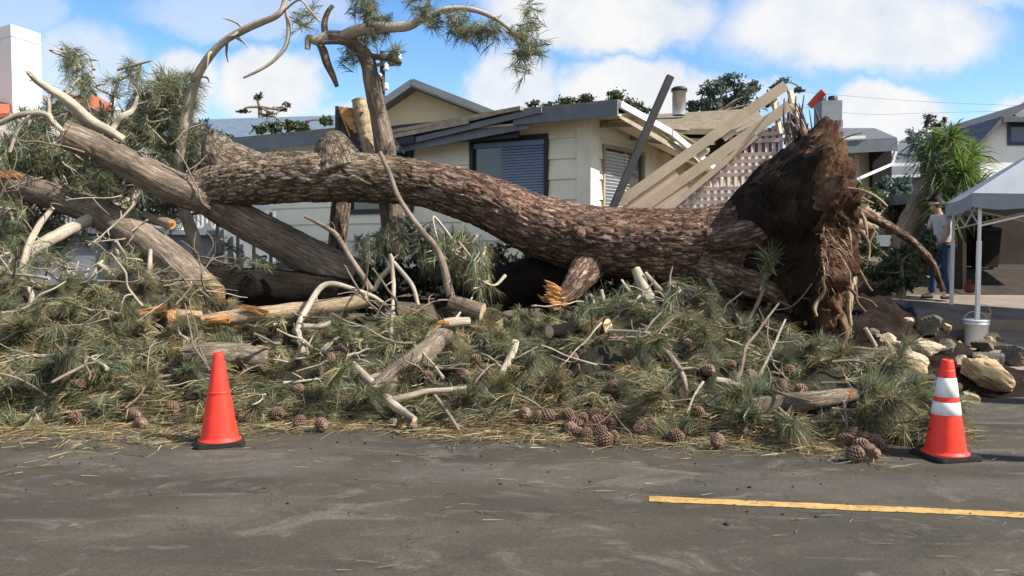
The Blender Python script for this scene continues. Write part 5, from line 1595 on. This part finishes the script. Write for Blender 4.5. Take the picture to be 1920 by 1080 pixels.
ROCKS = [('big tan sandstone block on the road edge right of the striped cone', (1802, 674, 1886, 728), 9.6, 'rocktan', -.12),
         ('large dark grey boulder in the middle of the rubble', (1606, 652, 1700, 708), 9.7, 'rockgrey', .1),
         ('angular cream stone above the striped cone', (1716, 640, 1762, 674), 10.0, 'rockpale', .3),
         ('long flat stone lit on its upper edge beside the dark boulder', (1672, 660, 1735, 694), 9.9, 'rockpale', -.2),
         ('pale stone block at the heap end by pine boughs', (1530, 696, 1590, 732), 8.9, 'rockpale', -.25),
         ('stone with cream top just in front of the white bucket', (1815, 626, 1866, 658), 11.2, 'rocktan', -.1),
         ('grey slab of broken paving right of the bucket stone', (1856, 632, 1894, 662), 11.0, 'rockgrey', -.5),
         ('dark squared stone with pale broken face at the right edge', (1868, 648, 1926, 698), 10.2, 'rockgrey', .05),
         ('small rounded cream stone against the root foot', (1556, 650, 1588, 674), 9.4, 'rockpale', 0),
         ('knobbly mottled stone at the left end of the rubble', (1578, 672, 1616, 710), 9.2, 'rockpale', .4),
         ('small pale stone behind the dark boulder', (1656, 638, 1690, 656), 10.2, 'rockpale', 0),
         ('thin tan slab lying before the dark boulder', (1654, 704, 1692, 717), 9.2, 'rocktan', 0),
         ('small white stone close behind the cone tip', (1790, 668, 1812, 690), 9.8, 'rockpale', .3),
         ('brown clod of earth up on the soil bank', (1718, 596, 1764, 628), 10.9, 'rockgrey', .2),
         ('little grey stone beside the driveway step', (1760, 640, 1786, 660), 10.4, 'rockgrey', 0),
         ('low brown stone left of the bucket', (1776, 620, 1812, 644), 11.2, 'rockgrey', 0)]
for k, (lab, bx, d, m_, tl) in enumerate(ROCKS):
    r_ = ray((bx[0] + bx[2]) / 2, bx[3] - (bx[3] - bx[1]) * .25); d = 7.5
    while d < 14:
        p_ = EYE + r_ * d
        if p_[2] <= max(soil_h(p_[0], p_[1]), float(ground_h(p_[0], p_[1]))):
            break
        d += .02
    rock_at('rock', lab, bx, d, m_, .8, k * 3 + 1, tilt=tl)
for k in range(20):
    x = rnd.uniform(3.5, 5.9); y = rnd.uniform(8.7, 10.9)
    z = max(soil_h(x, y), float(ground_h(x, y))); s = rnd.uniform(.07, .14); px = 960 + K * x / y; w_ = s / y * K; py = 460 + (CAMZ - z) / y * K
    rock_at('rubble_block', 'fist to head sized rough block among the rubble between bigger named stones', (px - w_, py - w_ * 1.1, px + w_, py + w_ * .3), y, ('rocktan', 'rockgrey', 'rockpale', 'rockgrey')[k % 4], .9, 500 + k, tilt=rnd.uniform(-.4, .4), group='rough blocks in the rubble', cat='stone')
G_R = 'small broken stones in the rubble'
for k in range(34):
    x = rnd.uniform(3.3, 5.9); y = rnd.uniform(8.5, 11.2)
    z = max(soil_h(x, y), float(ground_h(x, y)))
    px = 960 + K * x / y; s = rnd.uniform(.02, .055)
    w_ = s / y * K; py = 460 + (CAMZ - z) / y * K
    rock_at('rubble_stone', 'small broken stone lying loose in the earth around bigger rocks', (px - w_, py - w_ * 1.3, px + w_, py + w_ * .3), y, ('rockpale', 'rockgrey', 'rocktan')[k % 3], .9, 300 + k, group=G_R, cat='stone')


# ------------------------------------------------------------------ traffic cones
def traffic_cone(label, px, py, h, striped, rot, rtop):
    p = surf(px, py); p[2] = .004
    root = thing('traffic_cone', label, 'traffic cone', p)
    def R0(z):
        return .145 - (.145 - rtop) * (z - .035) / (h - .035)
    q = MB()
    q.lathe([(.165, .030), (.165, .040), (R0(.046), .046)] + [(R0(z), z) for z in np.linspace(.06, h * .985, 22)] + [(R0(h) * .9, h), (R0(h) * .62, h), (R0(h) * .6, h - .03), (0, h - .03)], (0, 0, 0), 40)
    if not striped:
        q.lathe([(R0(h * .56) + .002, h * .555), (R0(h * .565) + .008, h * .565), (R0(h * .58) + .002, h * .58)], (0, 0, 0), 40)
    else:
        q.lathe([(rtop + .010, h * .86), (rtop + .014, h * .87), (rtop + .012, h * .90), (rtop + .001, h * .905)], (0, 0, 0), 40)
    body = q.build('body', M['cone_red'], root)
    q = MB(); a = .185; pr_ = []
    for k in range(4):
        for j in range(7):
            an = k * math.pi / 2 + j / 6 * math.pi / 2
            cx, cy = [(1, 1), (-1, 1), (-1, -1), (1, -1)][k]
            pr_.append((cx * (a - .04) + .04 * math.cos(an), cy * (a - .04) + .04 * math.sin(an), 0))
    q.prism(pr_, (0, 0, .022)); q.prism(np.array(pr_) * .93 + np.array((0, 0, .0221)), (0, 0, .010))
    bo = q.build('base', M['cone_base'], root, smooth=False)
    if striped:
        for z0, z1 in ((.625, .815), (.445, .57)):
            q = MB(); q.lathe([(R0(h * z0), h * z0 - .002), (R0(h * z0) + .003, h * z0), (R0(h * z1) + .003, h * z1), (R0(h * z1), h * z1 + .002)], (0, 0, 0), 40)
            q.build('reflective_band', M['collar'], root)
    for o in root.children:
        o.location = (0, 0, 0); o.matrix_parent_inverse.identity()
    root.rotation_euler.z = rot
    return root


traffic_cone('plain orange traffic cone with black base standing before the heap', 412, 832, .715, False, R(20), .034)
traffic_cone('orange traffic cone with two white reflective bands on the road at right', 1772, 858, .715, True, R(12), .040)

# ------------------------------------------------------------------ bucket and pail
bp3 = P(1830, 622, 12.3); bp3[2] = float(ground_h(0, 12.3)) + .006
bk = thing('bucket', 'white plastic bucket weighing down the canopy pole', 'bucket', bp3)
q = MB(); q.lathe([(0, .0), (.135, .0), (.14, .01), (.155, .30), (.168, .302), (.17, .325), (.156, .327), (.158, .345), (.172, .347), (.173, .368), (.156, .37), (.15, .36), (.138, .03), (0, .03)], bp3, 32); q.build('body', M['bucket'], bk)
q = MB(); q.tube([bp3 + np.array((.16 * math.cos(a), .03, .35 + .13 * math.sin(a))) for a in np.linspace(.25, math.pi - .1, 9)], [.005] * 9, 6, 3); q.build('handle', M['metal'], bk)
q = MB(); pc = P(1842, 566, 13.0); pc[2] = float(ground_h(0, 13.0)) + .01
pl_ = thing('pail', 'small dented tan metal pail behind the white bucket', 'pail', pc)
q.lathe([(0, 0), (.10, 0), (.115, .30), (.122, .305), (.122, .32), (.108, .32), (.10, .02), (0, .02)], pc, 24); q.build('body', M['plank'], pl_)
q = MB(); q.tube([pc + np.array((.118 * math.cos(a), -.02, .30 + .15 * math.sin(a))) for a in np.linspace(0, math.pi, 9)], [.005] * 9, 6, 3); q.build('handle', M['metal'], pl_)
q = MB(); c = P(1818, 540, 13.4); rr = .085
q.lathe([(rr * math.sin(a) * (1 + .12 * math.sin(a * 3)), -rr * math.cos(a) * .9) for a in np.linspace(0.01, math.pi - .01, 12)], (c[0], c[1], c[2]), 16)
q.lathe([(.018, .08), (.02, .13), (0, .135)], c, 8)
tag(q.build('float_ball', simple('dull_red_plastic', (.16, .03, .022), .6), origin=c), 'round dull red ball beside the tan pail', 'ball')

# ------------------------------------------------------------------ canopy
cn = thing('canopy_tent', 'blue grey pop up canopy on thin white poles at the right', 'canopy', (6.46, 12.3, float(ground_h(0, 12.3))))
l1 = np.array((6.47, 12.3, 2.27)); ev = np.array((2.75, -1.0, 0)); bv = np.array((1.0, 2.75, 0))
cor = [l1, l1 + ev, l1 + ev + bv, l1 + bv]
cor[2] = cor[2] + np.array((0, 0, 0)); pk_ = l1 + (ev + bv) / 2 + np.array((0, 0, 1.05))
q = MB()
def tri_face(a, b, c_, n=12):
    V = []; F = []
    for i in range(n + 1):
        for j in range(n + 1):
            u_, v_ = i / n, j / n
            e_ = a * (1 - v_) + b * v_
            p = e_ * (1 - u_) + c_ * u_
            p = p + np.array((0, 0, -.10 * math.sin(math.pi * v_) * (1 - u_) * (.4 + u_ * 1.2)))
            V.append(p)
    idx = np.arange((n + 1) ** 2).reshape(n + 1, n + 1)
    q.add(V, [np.stack([idx[:-1, :-1], idx[:-1, 1:], idx[1:, 1:], idx[1:, :-1]], -1).reshape(-1, 4)])
out = [unit(c_ - (l1 + (ev + bv) / 2)) * np.array((1, 1, 0)) for c_ in cor]
ec = [c_ + o_ * .16 for c_, o_ in zip(cor, out)]
for i in range(4):
    tri_face(ec[i], ec[(i + 1) % 4], pk_)
q.build('roof_cover', M['tent'], cn)
q = MB()
for i in range(4):
    a, b = ec[i], ec[(i + 1) % 4]; n = 24
    top = [a * (1 - k / n) + b * k / n + np.array((0, 0, -.10 * math.sin(math.pi * k / n) * .4)) for k in range(n + 1)]
    bot = [p + np.array((0, 0, -.19 - .03 * abs(math.sin(k / n * math.pi * 5)))) for k, p in enumerate(top)]
    k = np.arange(n); q.add(np.vstack([top, bot]), [np.stack([k, k + 1, k + n + 2, k + n + 1], -1)])
q.build('valance', M['tent'], cn)
for i, c_ in enumerate(cor):
    q = MB(); gz = float(ground_h(c_[0], c_[1])) + (.36 if i == 0 else .0)
    q.board((c_[0], c_[1], gz), (c_[0], c_[1], 2.24), .036, .036); q.board((c_[0], c_[1], gz), (c_[0], c_[1], gz + 1.1), .05, .05)
    q.build('leg', M['pole'], cn, smooth=False)
q = MB()
for i in range(4):
    a, b = cor[i], cor[(i + 1) % 4]; m_ = (a + b) / 2
    for s_, e_ in ((a, m_), (b, m_)):
        q.board(s_ + np.array((0, 0, -.45)), e_ + np.array((0, 0, -.08)), .025, .02); q.board(s_ + np.array((0, 0, -.06)), e_ + np.array((0, 0, -.42)), .025, .02)
q.build('folding_frame', M['pole'], cn, smooth=False)

# dark bins and a plant under the canopy
for k, (px, py, d, w_, h_, lab) in enumerate(((1848, 556, 17.9, .19, .78, 'dark wheeled bin standing in shade behind the canopy pole'), (1818, 560, 18.2, .2, .7, 'squat dark tub between the two canopy poles'))):
    c = P(px, py, d); c[2] = float(ground_h(0, d))
    root = thing('waste_bin', lab, 'bin', c)
    q = MB(); q.hexa([c + np.array(v) for v in ((-w_ * .8, -w_ * .8, .05), (w_ * .8, -w_ * .8, .05), (w_ * .8, w_ * .8, .05), (-w_ * .8, w_ * .8, .05), (-w_, -w_, h_), (w_, -w_, h_), (w_, w_, h_), (-w_, w_, h_))]); q.build('body', M['darkin'], root, smooth=False)
    q = MB(); q.hexa([c + np.array(v) for v in ((-w_ * 1.06, -w_ * 1.08, h_), (w_ * 1.06, -w_ * 1.08, h_), (w_ * 1.06, w_ * 1.08, h_), (-w_ * 1.06, w_ * 1.08, h_), (-w_ * .9, -w_ * .95, h_ + .06), (w_ * .9, -w_ * .95, h_ + .06), (w_ * .9, w_, h_ + .1), (-w_ * .9, w_, h_ + .1))]); q.build('lid', M['darktrim'], root, smooth=False)
    for s_ in (-1, 1):
        q = MB(); q.tube([c + np.array((s_ * w_ * .82, w_ * .7, .09)), c + np.array((s_ * w_ * .98, w_ * .7, .09))], [.09, .09], 16, 1); q.build('wheel', M['cone_base'], root)


def leaf_cloud(mb, blobs, n, size, cols, flat=.5):
    """many small leaf faces through the volume of uneven clumps"""
    small = []
    for (c, r, wgt) in blobs:
        r = np.asarray(r); c = np.asarray(c)
        for _ in range(7):
            v = rng.normal(size=3); v /= np.linalg.norm(v)
            small.append((c + v * r * rng.uniform(.2, 1.0), r * rng.uniform(.3, .7), wgt / 7))
        small.append((c, r * .7, wgt * .3))
    for (c, r, wgt) in small:
        m_ = int(n * wgt * 1.9)
        v = rng.normal(size=(m_, 3)); v /= np.linalg.norm(v, axis=1)[:, None]
        p = np.asarray(c) + v * np.abs(rng.normal(.55, .32, (m_, 1))) * np.asarray(r)
        keep = np.array([mnoise.noise(tuple(a_ * 2.2 / max(.3, np.mean(r)))) for a_ in p]) > -.05
        p = p[keep]; v = v[keep]; m_ = len(p)
        nrm_ = v + rng.normal(size=(m_, 3)) * .8
        u = np.cross(nrm_, rng.normal(size=(m_, 3))); u /= np.linalg.norm(u, axis=1)[:, None]
        w2 = np.cross(nrm_, u); w2 /= np.linalg.norm(w2, axis=1)[:, None]
        s = size * .62 * rng.uniform(.5, 1.3, (m_, 1))
        V = np.stack([p - u * s, p + w2 * s * flat, p + u * s, p - w2 * s * flat], 1)
        cc = np.asarray(cols)[rng.randint(0, len(cols), m_)] * rng.uniform(.7, 1.3, (m_, 1))
        mb.add(V.reshape(-1, 3), [np.arange(m_ * 4).reshape(-1, 4)], None, np.repeat(cc, 4, 0))


SHADE_LEAF = [(.022, .032, .016), (.03, .04, .02), (.018, .026, .014)]  # near-black leaf colours that carry the shade of the hollow
DK = [(.062, .085, .038), (.085, .105, .045), (.05, .07, .035)]
LG_ = [(.12, .19, .03), (.17, .24, .05), (.09, .15, .03)]
BL = [(.11, .145, .12), (.14, .175, .135), (.09, .12, .10)]  # lightened leaf tones; distance haze is put into the colour


def tree(label, d, trunk, blobs, cols, n=900, size=.13, name='tree', cat='tree'):
    root = thing(name, label, cat, P(trunk[0][0], trunk[0][1], d))
    q = MB(); q.tube([P(x, y, d) for x, y in trunk], list(np.linspace(.16, .05, len(trunk)) * d / 30), 10, 6, nzv=.15)
    top = P(*trunk[-1], d)
    for (x, y, rx, ry, wg) in blobs:
        q.tube([top, (top + P(x, y, d)) / 2 + rng.normal(size=3) * .15, P(x, y, d)], [.05 * d / 30, .035 * d / 30, .015 * d / 30], 5, 4)
    q.build('trunk', M['limb'], root)
    q = MB(); s = d / K
    leaf_cloud(q, [(P(x, y, d + rng.normal() * .4), (rx * s, (rx + ry) * .5 * s, ry * s), wg) for x, y, rx, ry, wg in blobs], n, size, cols)
    q.build('crown', M['leaf'], root)
    return root


tree('tall dark pine crown behind the vent pipe', 40, [(1350, 330), (1352, 260), (1350, 210)], [(1330, 165, 26, 16, .7), (1365, 158, 30, 15, .8), (1400, 180, 26, 18, .7), (1325, 195, 28, 18, .8), (1370, 195, 34, 18, 1), (1415, 160, 16, 12, .35), (1300, 200, 20, 14, .4), (1440, 190, 22, 16, .4)], BL, 800, .16)
tree('low row of dark tree tops just over the main roof', 45, [(1110, 320), (1110, 230)], [(1000, 194, 14, 8, .25), (1060, 192, 26, 12, .6), (1100, 186, 24, 14, .7), (1150, 184, 24, 13, .7), (1185, 196, 22, 14, .6), (1205, 208, 18, 12, .4), (1030, 200, 20, 8, .3)], DK, 700, .15)
tree('dark tree tops peeping over the raised end of the railing', 42, [(1480, 320), (1480, 180)], [(1470, 152, 14, 8, .3), (1498, 168, 12, 8, .25), (1450, 165, 10, 8, .2)], BL, 600, .14)
tree('sparse wind bent tree above the blue grey roof', 36, [(492, 260), (490, 225), (486, 200)], [(486, 182, 10, 8, .25), (455, 208, 16, 5, .25), (525, 205, 16, 6, .25), (540, 196, 9, 6, .15), (505, 215, 22, 5, .2)], DK, 420, .12)
tree('hazy shrub rising beside the pale stem before the blue roof', 20, [(420, 320), (420, 270)], [(400, 262, 30, 22, .8), (440, 268, 26, 16, .7), (380, 240, 16, 18, .4)], BL, 900, .08, 'bush', 'bush')
tree('rounded green bush on the neighbouring roof line', 26, [(540, 270), (540, 240)], [(520, 240, 30, 14, .8), (560, 236, 28, 14, .7), (608, 226, 16, 10, .5), (490, 246, 16, 10, .4)], DK, 700, .10, 'bush', 'bush')
tree('purplish leafed tree behind the spiky yucca', 27, [(1745, 380), (1745, 300)], [(1750, 240, 24, 22, .8), (1715, 258, 18, 14, .5), (1740, 222, 12, 14, .35), (1768, 225, 8, 10, .2), (1800, 260, 26, 26, .7), (1705, 262, 8, 10, .2)], [(.10, .085, .075), (.13, .12, .08), (.08, .075, .07)], 800, .085)
tree('bright green shrub lit between the porch post and yucca', 18.5, [(1655, 440), (1655, 400)], [(1640, 375, 22, 24, .8), (1680, 395, 30, 34, 1), (1720, 410, 22, 26, .7), (1610, 350, 12, 14, .3)], [(.07, .12, .025), (.10, .16, .035), (.05, .085, .03)], 1300, .07, 'bush', 'bush')
tree('blue green shrub at the foot of the cottage', 19.0, [(1665, 440), (1668, 380)], [(1662, 350, 20, 18, .7), (1695, 352, 18, 20, .6), (1650, 368, 14, 12, .4)], [(.10, .15, .14), (.13, .19, .17), (.06, .10, .09)], 1200, .07, 'bush', 'bush')
tree('dark shrub in the shade behind the leaning yucca trunk', 14.6, [(1690, 560), (1690, 500)], [(1690, 480, 36, 40, 1), (1735, 470, 24, 50, 1), (1650, 510, 34, 34, .9), (1630, 460, 24, 34, .7), (1700, 530, 40, 24, .9), (1640, 545, 30, 20, .7)], DK, 1900, .06, 'bush', 'bush')
tree('low lit green plant inside the garage shade', 18.5, [(1880, 548), (1880, 530)], [(1885, 525, 30, 10, .6), (1910, 528, 16, 9, .3)], LG_, 700, .06, 'bush', 'bush')
tree('added dark hedge in the black hollow under the fallen trunk', 11.6, [(720, 590), (720, 560)], [(400, 545, 50, 34, .9), (470, 550, 60, 40, 1), (550, 550, 60, 44, 1), (630, 540, 60, 46, 1), (710, 530, 60, 54, 1), (790, 520, 60, 60, 1), (870, 520, 60, 66, 1), (950, 530, 60, 66, 1), (1030, 545, 60, 60, 1), (1110, 560, 60, 50, 1), (1200, 575, 60, 40, .8), (1080, 510, 60, 44, 1), (1150, 530, 60, 50, 1), (1230, 545, 50, 44, .8), (1000, 490, 50, 36, .7)], SHADE_LEAF, 1700, .075, 'shade_foliage', 'shade_foliage')
branch('big black wet log lying in the hollow beneath the angled limb', [(352, 530, 10.9), (450, 538, 10.95), (560, 545, 11.0), (700, 552, 11.0)], [34, 36, 38, 36], 'shadebark', 'log', 'log', seg=24)  # log made black so its bark stands in for shade
branch('dark leaning stem under the thick of the trunk', [(820, 590, 10.7), (930, 545, 10.8), (1040, 520, 10.85), (1120, 500, 10.8)], [30, 40, 46, 46], 'shadebark', 'log', 'log', seg=24)  # added stem; near-black bark replaces the shade under the trunk

for lab, (x, y), h_, r_ in (('slim street pole beyond the banded cone, its shadow crossing the road', (8.2, 4.9), 5.2, .12), ('stout street pole by the driveway, its broad shadow crossing the road', (10.3, 7.05), 6.2, .24)):
    root = thing('street_pole', lab, 'pole', (x, y, 0))
    q = MB(); q.tube([(x, y, 0), (x, y, h_ * .5), (x, y, h_)], [r_, r_ * .92, r_ * .8], 14, 4); q.build('pole', M['limb'], root)
    q = MB(); q.lathe([(r_ * 1.5, 0), (r_ * 1.5, .12), (r_ * 1.1, .2), (r_ * .9, .2)], (x, y, .004), 14); q.build('base', M['concrete'], root)

# yucca with leaning trunks
yc = thing('yucca', 'spiky yucca with leaning grey trunk and bright green rosettes by the canopy', 'yucca', P(1690, 480, 16.5))
q = MB()
q.tube([P(1672, 500, 16.5), P(1700, 420, 16.4), P(1735, 350, 16.3), P(1765, 290, 16.2), P(1780, 262, 16.2)], [.17, .16, .13, .11, .08], 16, 10, nzv=.25, nf=6)
q.tube([P(1715, 390, 16.4), P(1765, 350, 16.1), P(1800, 335, 16.0)], [.1, .08, .06], 12, 8, nzv=.25)
q.tube([P(1735, 350, 16.3), P(1730, 300, 16.4), P(1718, 275, 16.4)], [.08, .06, .05], 10, 8, nzv=.25)
q.build('trunk', M['limb'], yc)
for (x, y, d, n, L, cs_) in ((1782, 258, 16.2, 90, .55, LG_), (1806, 325, 15.9, 110, .62, LG_), (1760, 330, 16.0, 60, .5, DK), (1745, 300, 16.2, 50, .5, BL), (1716, 268, 16.4, 40, .4, BL), (1818, 290, 16.2, 60, .5, LG_), (1775, 385, 15.9, 60, .5, LG_), (1830, 350, 15.9, 70, .55, LG_), (1790, 300, 16.1, 80, .5, LG_), (1750, 275, 16.3, 60, .5, LG_), (1765, 360, 16.0, 60, .5, LG_)):
    q = MB(); v = rng.normal(size=(n, 3)) + np.array((0, -.1, .35)); n = int(n * 1.9); v = np.vstack([v, rng.normal(size=(n - len(v), 3)) + np.array((0, -.1, .25))]); c = P(x, y, d)
    q.needles(np.repeat(c[None], n, 0) + v * .03, v, rng.uniform(.7, 1.15, n) * L * 1.1, rng.uniform(.014, .026, n), .42, np.asarray(cs_)[rng.randint(0, 3, n)] * rng.uniform(.8, 1.3, (n, 1)))
    q.build('leaf_rosette', M['leaf'], yc)


# ------------------------------------------------------------------ person under the canopy edge
def skin_mesh(name, chain, m_, parent, sub=2):
    """chain: dict of joints (pos, radius) and edges; grown as one continuous surface"""
    names = list(chain['j'])
    me = bpy.data.meshes.new(name)
    me.from_pydata([tuple(chain['j'][k][0]) for k in names], [(names.index(a), names.index(b)) for a, b in chain['e']], [])
    o = bpy.data.objects.new(name, me); col.objects.link(o)
    md = o.modifiers.new('Skin', 'SKIN'); md.use_smooth_shade = True
    for i, k in enumerate(names):
        r = chain['j'][k][1]
        o.data.skin_vertices[0].data[i].radius = (r, r) if not isinstance(r, tuple) else r
    o.data.skin_vertices[0].data[0].use_root = True
    sb_ = o.modifiers.new('Sub', 'SUBSURF'); sb_.levels = sub; sb_.render_levels = sub
    dg = bpy.context.evaluated_depsgraph_get()
    m2 = bpy.data.meshes.new_from_object(o.evaluated_get(dg))
    o.modifiers.clear(); o.data = m2
    m2.materials.clear(); m2.materials.append(m_)
    o.parent = parent
    return o


pf = P(1768, 552, 15.4); pf[2] = float(ground_h(0, 15.4)) + .006
man = thing('person', 'person in grey t-shirt and blue jeans bending slightly beside the canopy pole', 'person', pf)
def V3(x, y, z): return (x, y, z)
J = {'pelvis': (V3(0, 0, .92), .125), 'waist': (V3(-.01, 0, 1.05), .12), 'chest': (V3(-.06, 0, 1.27), .135), 'neck0': (V3(-.10, 0, 1.45), .07), 'neck': (V3(-.13, 0, 1.52), .052),
     'head0': (V3(-.17, 0, 1.59), .078), 'head': (V3(-.19, 0, 1.67), .092), 'crown': (V3(-.19, 0, 1.74), .06)}
Ed = [('pelvis', 'waist'), ('waist', 'chest'), ('chest', 'neck0'), ('neck0', 'neck'), ('neck', 'head0'), ('head0', 'head'), ('head', 'crown')]
for s, t_ in ((-1, 'near'), (1, 'far')):
    y = s * .10; fx = .02 if s < 0 else -.16
    J.update({'hip' + t_: (V3(0, y, .88), .095), 'knee' + t_: (V3(-.05 + fx * .5, y * 1.1, .49), .062), 'ankle' + t_: (V3(fx + .03, y * 1.2, .09), .042), 'toe' + t_: (V3(fx - .14, y * 1.4, .035), .032),
              'sh' + t_: (V3(-.09, s * .18, 1.40), .062), 'elb' + t_: (V3(-.13 - .03 * s, s * .25, 1.12), .043), 'wr' + t_: (V3(-.30, s * .20, .92 - .02 * s), .028), 'palm' + t_: (V3(-.355, s * .19, .87), .03)})
    Ed += [('pelvis', 'hip' + t_), ('hip' + t_, 'knee' + t_), ('knee' + t_, 'ankle' + t_), ('ankle' + t_, 'toe' + t_), ('chest', 'sh' + t_), ('sh' + t_, 'elb' + t_), ('elb' + t_, 'wr' + t_), ('wr' + t_, 'palm' + t_)]
    for f_, (dx, dy, dz, L) in enumerate(((-.03, .03, -.02, .085), (-.04, .012, -.03, .095), (-.04, -.008, -.03, .09), (-.03, -.026, -.025, .075), (-.02, .045, .0, .06))):
        a_ = np.array((-.365 + dx * .3, s * .19 + dy, .85 + dz * .5)); dd = unit((-.35, dy * 3, -1 if f_ < 4 else -.6))
        J['f%d%s' % (f_, t_)] = (tuple(a_), .0095); J['g%d%s' % (f_, t_)] = (tuple(a_ + dd * L * .5), .0085); J['h%d%s' % (f_, t_)] = (tuple(a_ + dd * L + np.array((.015, 0, 0))), .007)
        Ed += [('palm' + t_, 'f%d%s' % (f_, t_)), ('f%d%s' % (f_, t_), 'g%d%s' % (f_, t_)), ('g%d%s' % (f_, t_), 'h%d%s' % (f_, t_))]
# face, turned to the left: nose, chin, ears
J['nose'] = (V3(-.295, 0, 1.655), .014); J['chin'] = (V3(-.25, 0, 1.575), .035); Ed += [('head', 'nose'), ('head0', 'chin')]
for s, t_ in ((-1, 'near'), (1, 'far')):
    J['ear' + t_] = (V3(-.185, s * .095, 1.655), .018); Ed.append(('head', 'ear' + t_))
skin_mesh('body', {'j': J, 'e': Ed}, M['skin'], man)
def sub_chain(keys, grow, ren=None):
    jj = {k: (J[k][0], J[k][1] + grow) for k in keys}
    return jj
sh = sub_chain(['pelvis', 'waist', 'chest', 'neck0', 'shnear', 'shfar'], .022)
sh['pelvis'] = (V3(0, 0, .93), .145)
for s, t_ in ((-1, 'near'), (1, 'far')):
    sh['slv' + t_] = (V3(-.115, s * .222, 1.24), .066)
skin_mesh('tshirt', {'j': sh, 'e': [('pelvis', 'waist'), ('waist', 'chest'), ('chest', 'neck0'), ('chest', 'shnear'), ('shnear', 'slvnear'), ('chest', 'shfar'), ('shfar', 'slvfar')]}, M['shirt'], man)
tr_ = {'pelvis': (V3(0, 0, .93), .138)}
for t_ in ('near', 'far'):
    for k in ('hip', 'knee', 'ankle'):
        tr_[k + t_] = (J[k + t_][0], J[k + t_][1] + .022)
skin_mesh('jeans', {'j': tr_, 'e': [('pelvis', 'hipnear'), ('hipnear', 'kneenear'), ('kneenear', 'anklenear'), ('pelvis', 'hipfar'), ('hipfar', 'kneefar'), ('kneefar', 'anklefar')]}, M['jeans'], man)
for t_ in ('near', 'far'):
    a_, b_ = np.array(J['ankle' + t_][0]), np.array(J['toe' + t_][0])
    skin_mesh('shoe', {'j': {'heel': (tuple(a_ + np.array((.03, 0, -.04))), .045), 'mid': (tuple((a_ + b_) / 2 + np.array((0, 0, -.012))), .046), 'toe': (tuple(b_ + np.array((-.02, 0, .004))), .036)}, 'e': [('heel', 'mid'), ('mid', 'toe')]}, M['shoe'], man)
hq = {'a': (V3(-.165, 0, 1.715), .098), 'b': (V3(-.125, 0, 1.63), .082), 'c': (V3(-.19, 0, 1.745), .075)}
skin_mesh('hair', {'j': hq, 'e': [('b', 'a'), ('a', 'c')]}, M['hair'], man)
man.rotation_euler.z = R(8)
# crumpled blue tarp bundle with a white edge on the ground at the person's feet
c = P(1704, 540, 13.9); c[2] = max(soil_h(c[0], c[1]), float(ground_h(0, 13.9))) - .03
q = MB(); nu, nv = 28, 16; Vv = []
for i in range(nv + 1):
    ph = math.pi * i / nv
    for j in range(nu):
        a = 6.2832 * j / nu; dv = np.array((math.sin(ph) * math.cos(a), math.sin(ph) * math.sin(a), math.cos(ph)))
        r = 1 + .35 * nz3(dv, 2.2, 3) + .15 * nz3(dv, 6, 1)
        Vv.append(c + np.array((dv[0] * .12, dv[1] * .12, dv[2] * .15 + .13)) * r)
idx = np.arange((nv + 1) * nu).reshape(nv + 1, nu); nx = np.roll(idx, -1, 1)
q.add(Vv, [np.stack([idx[:-1], idx[1:], nx[1:], nx[:-1]], -1).reshape(-1, 4)])
tag(q.build('tarp_bundle', M['bluebag'], origin=c), 'crumpled blue bundle on the soil left of the person', 'bundle')
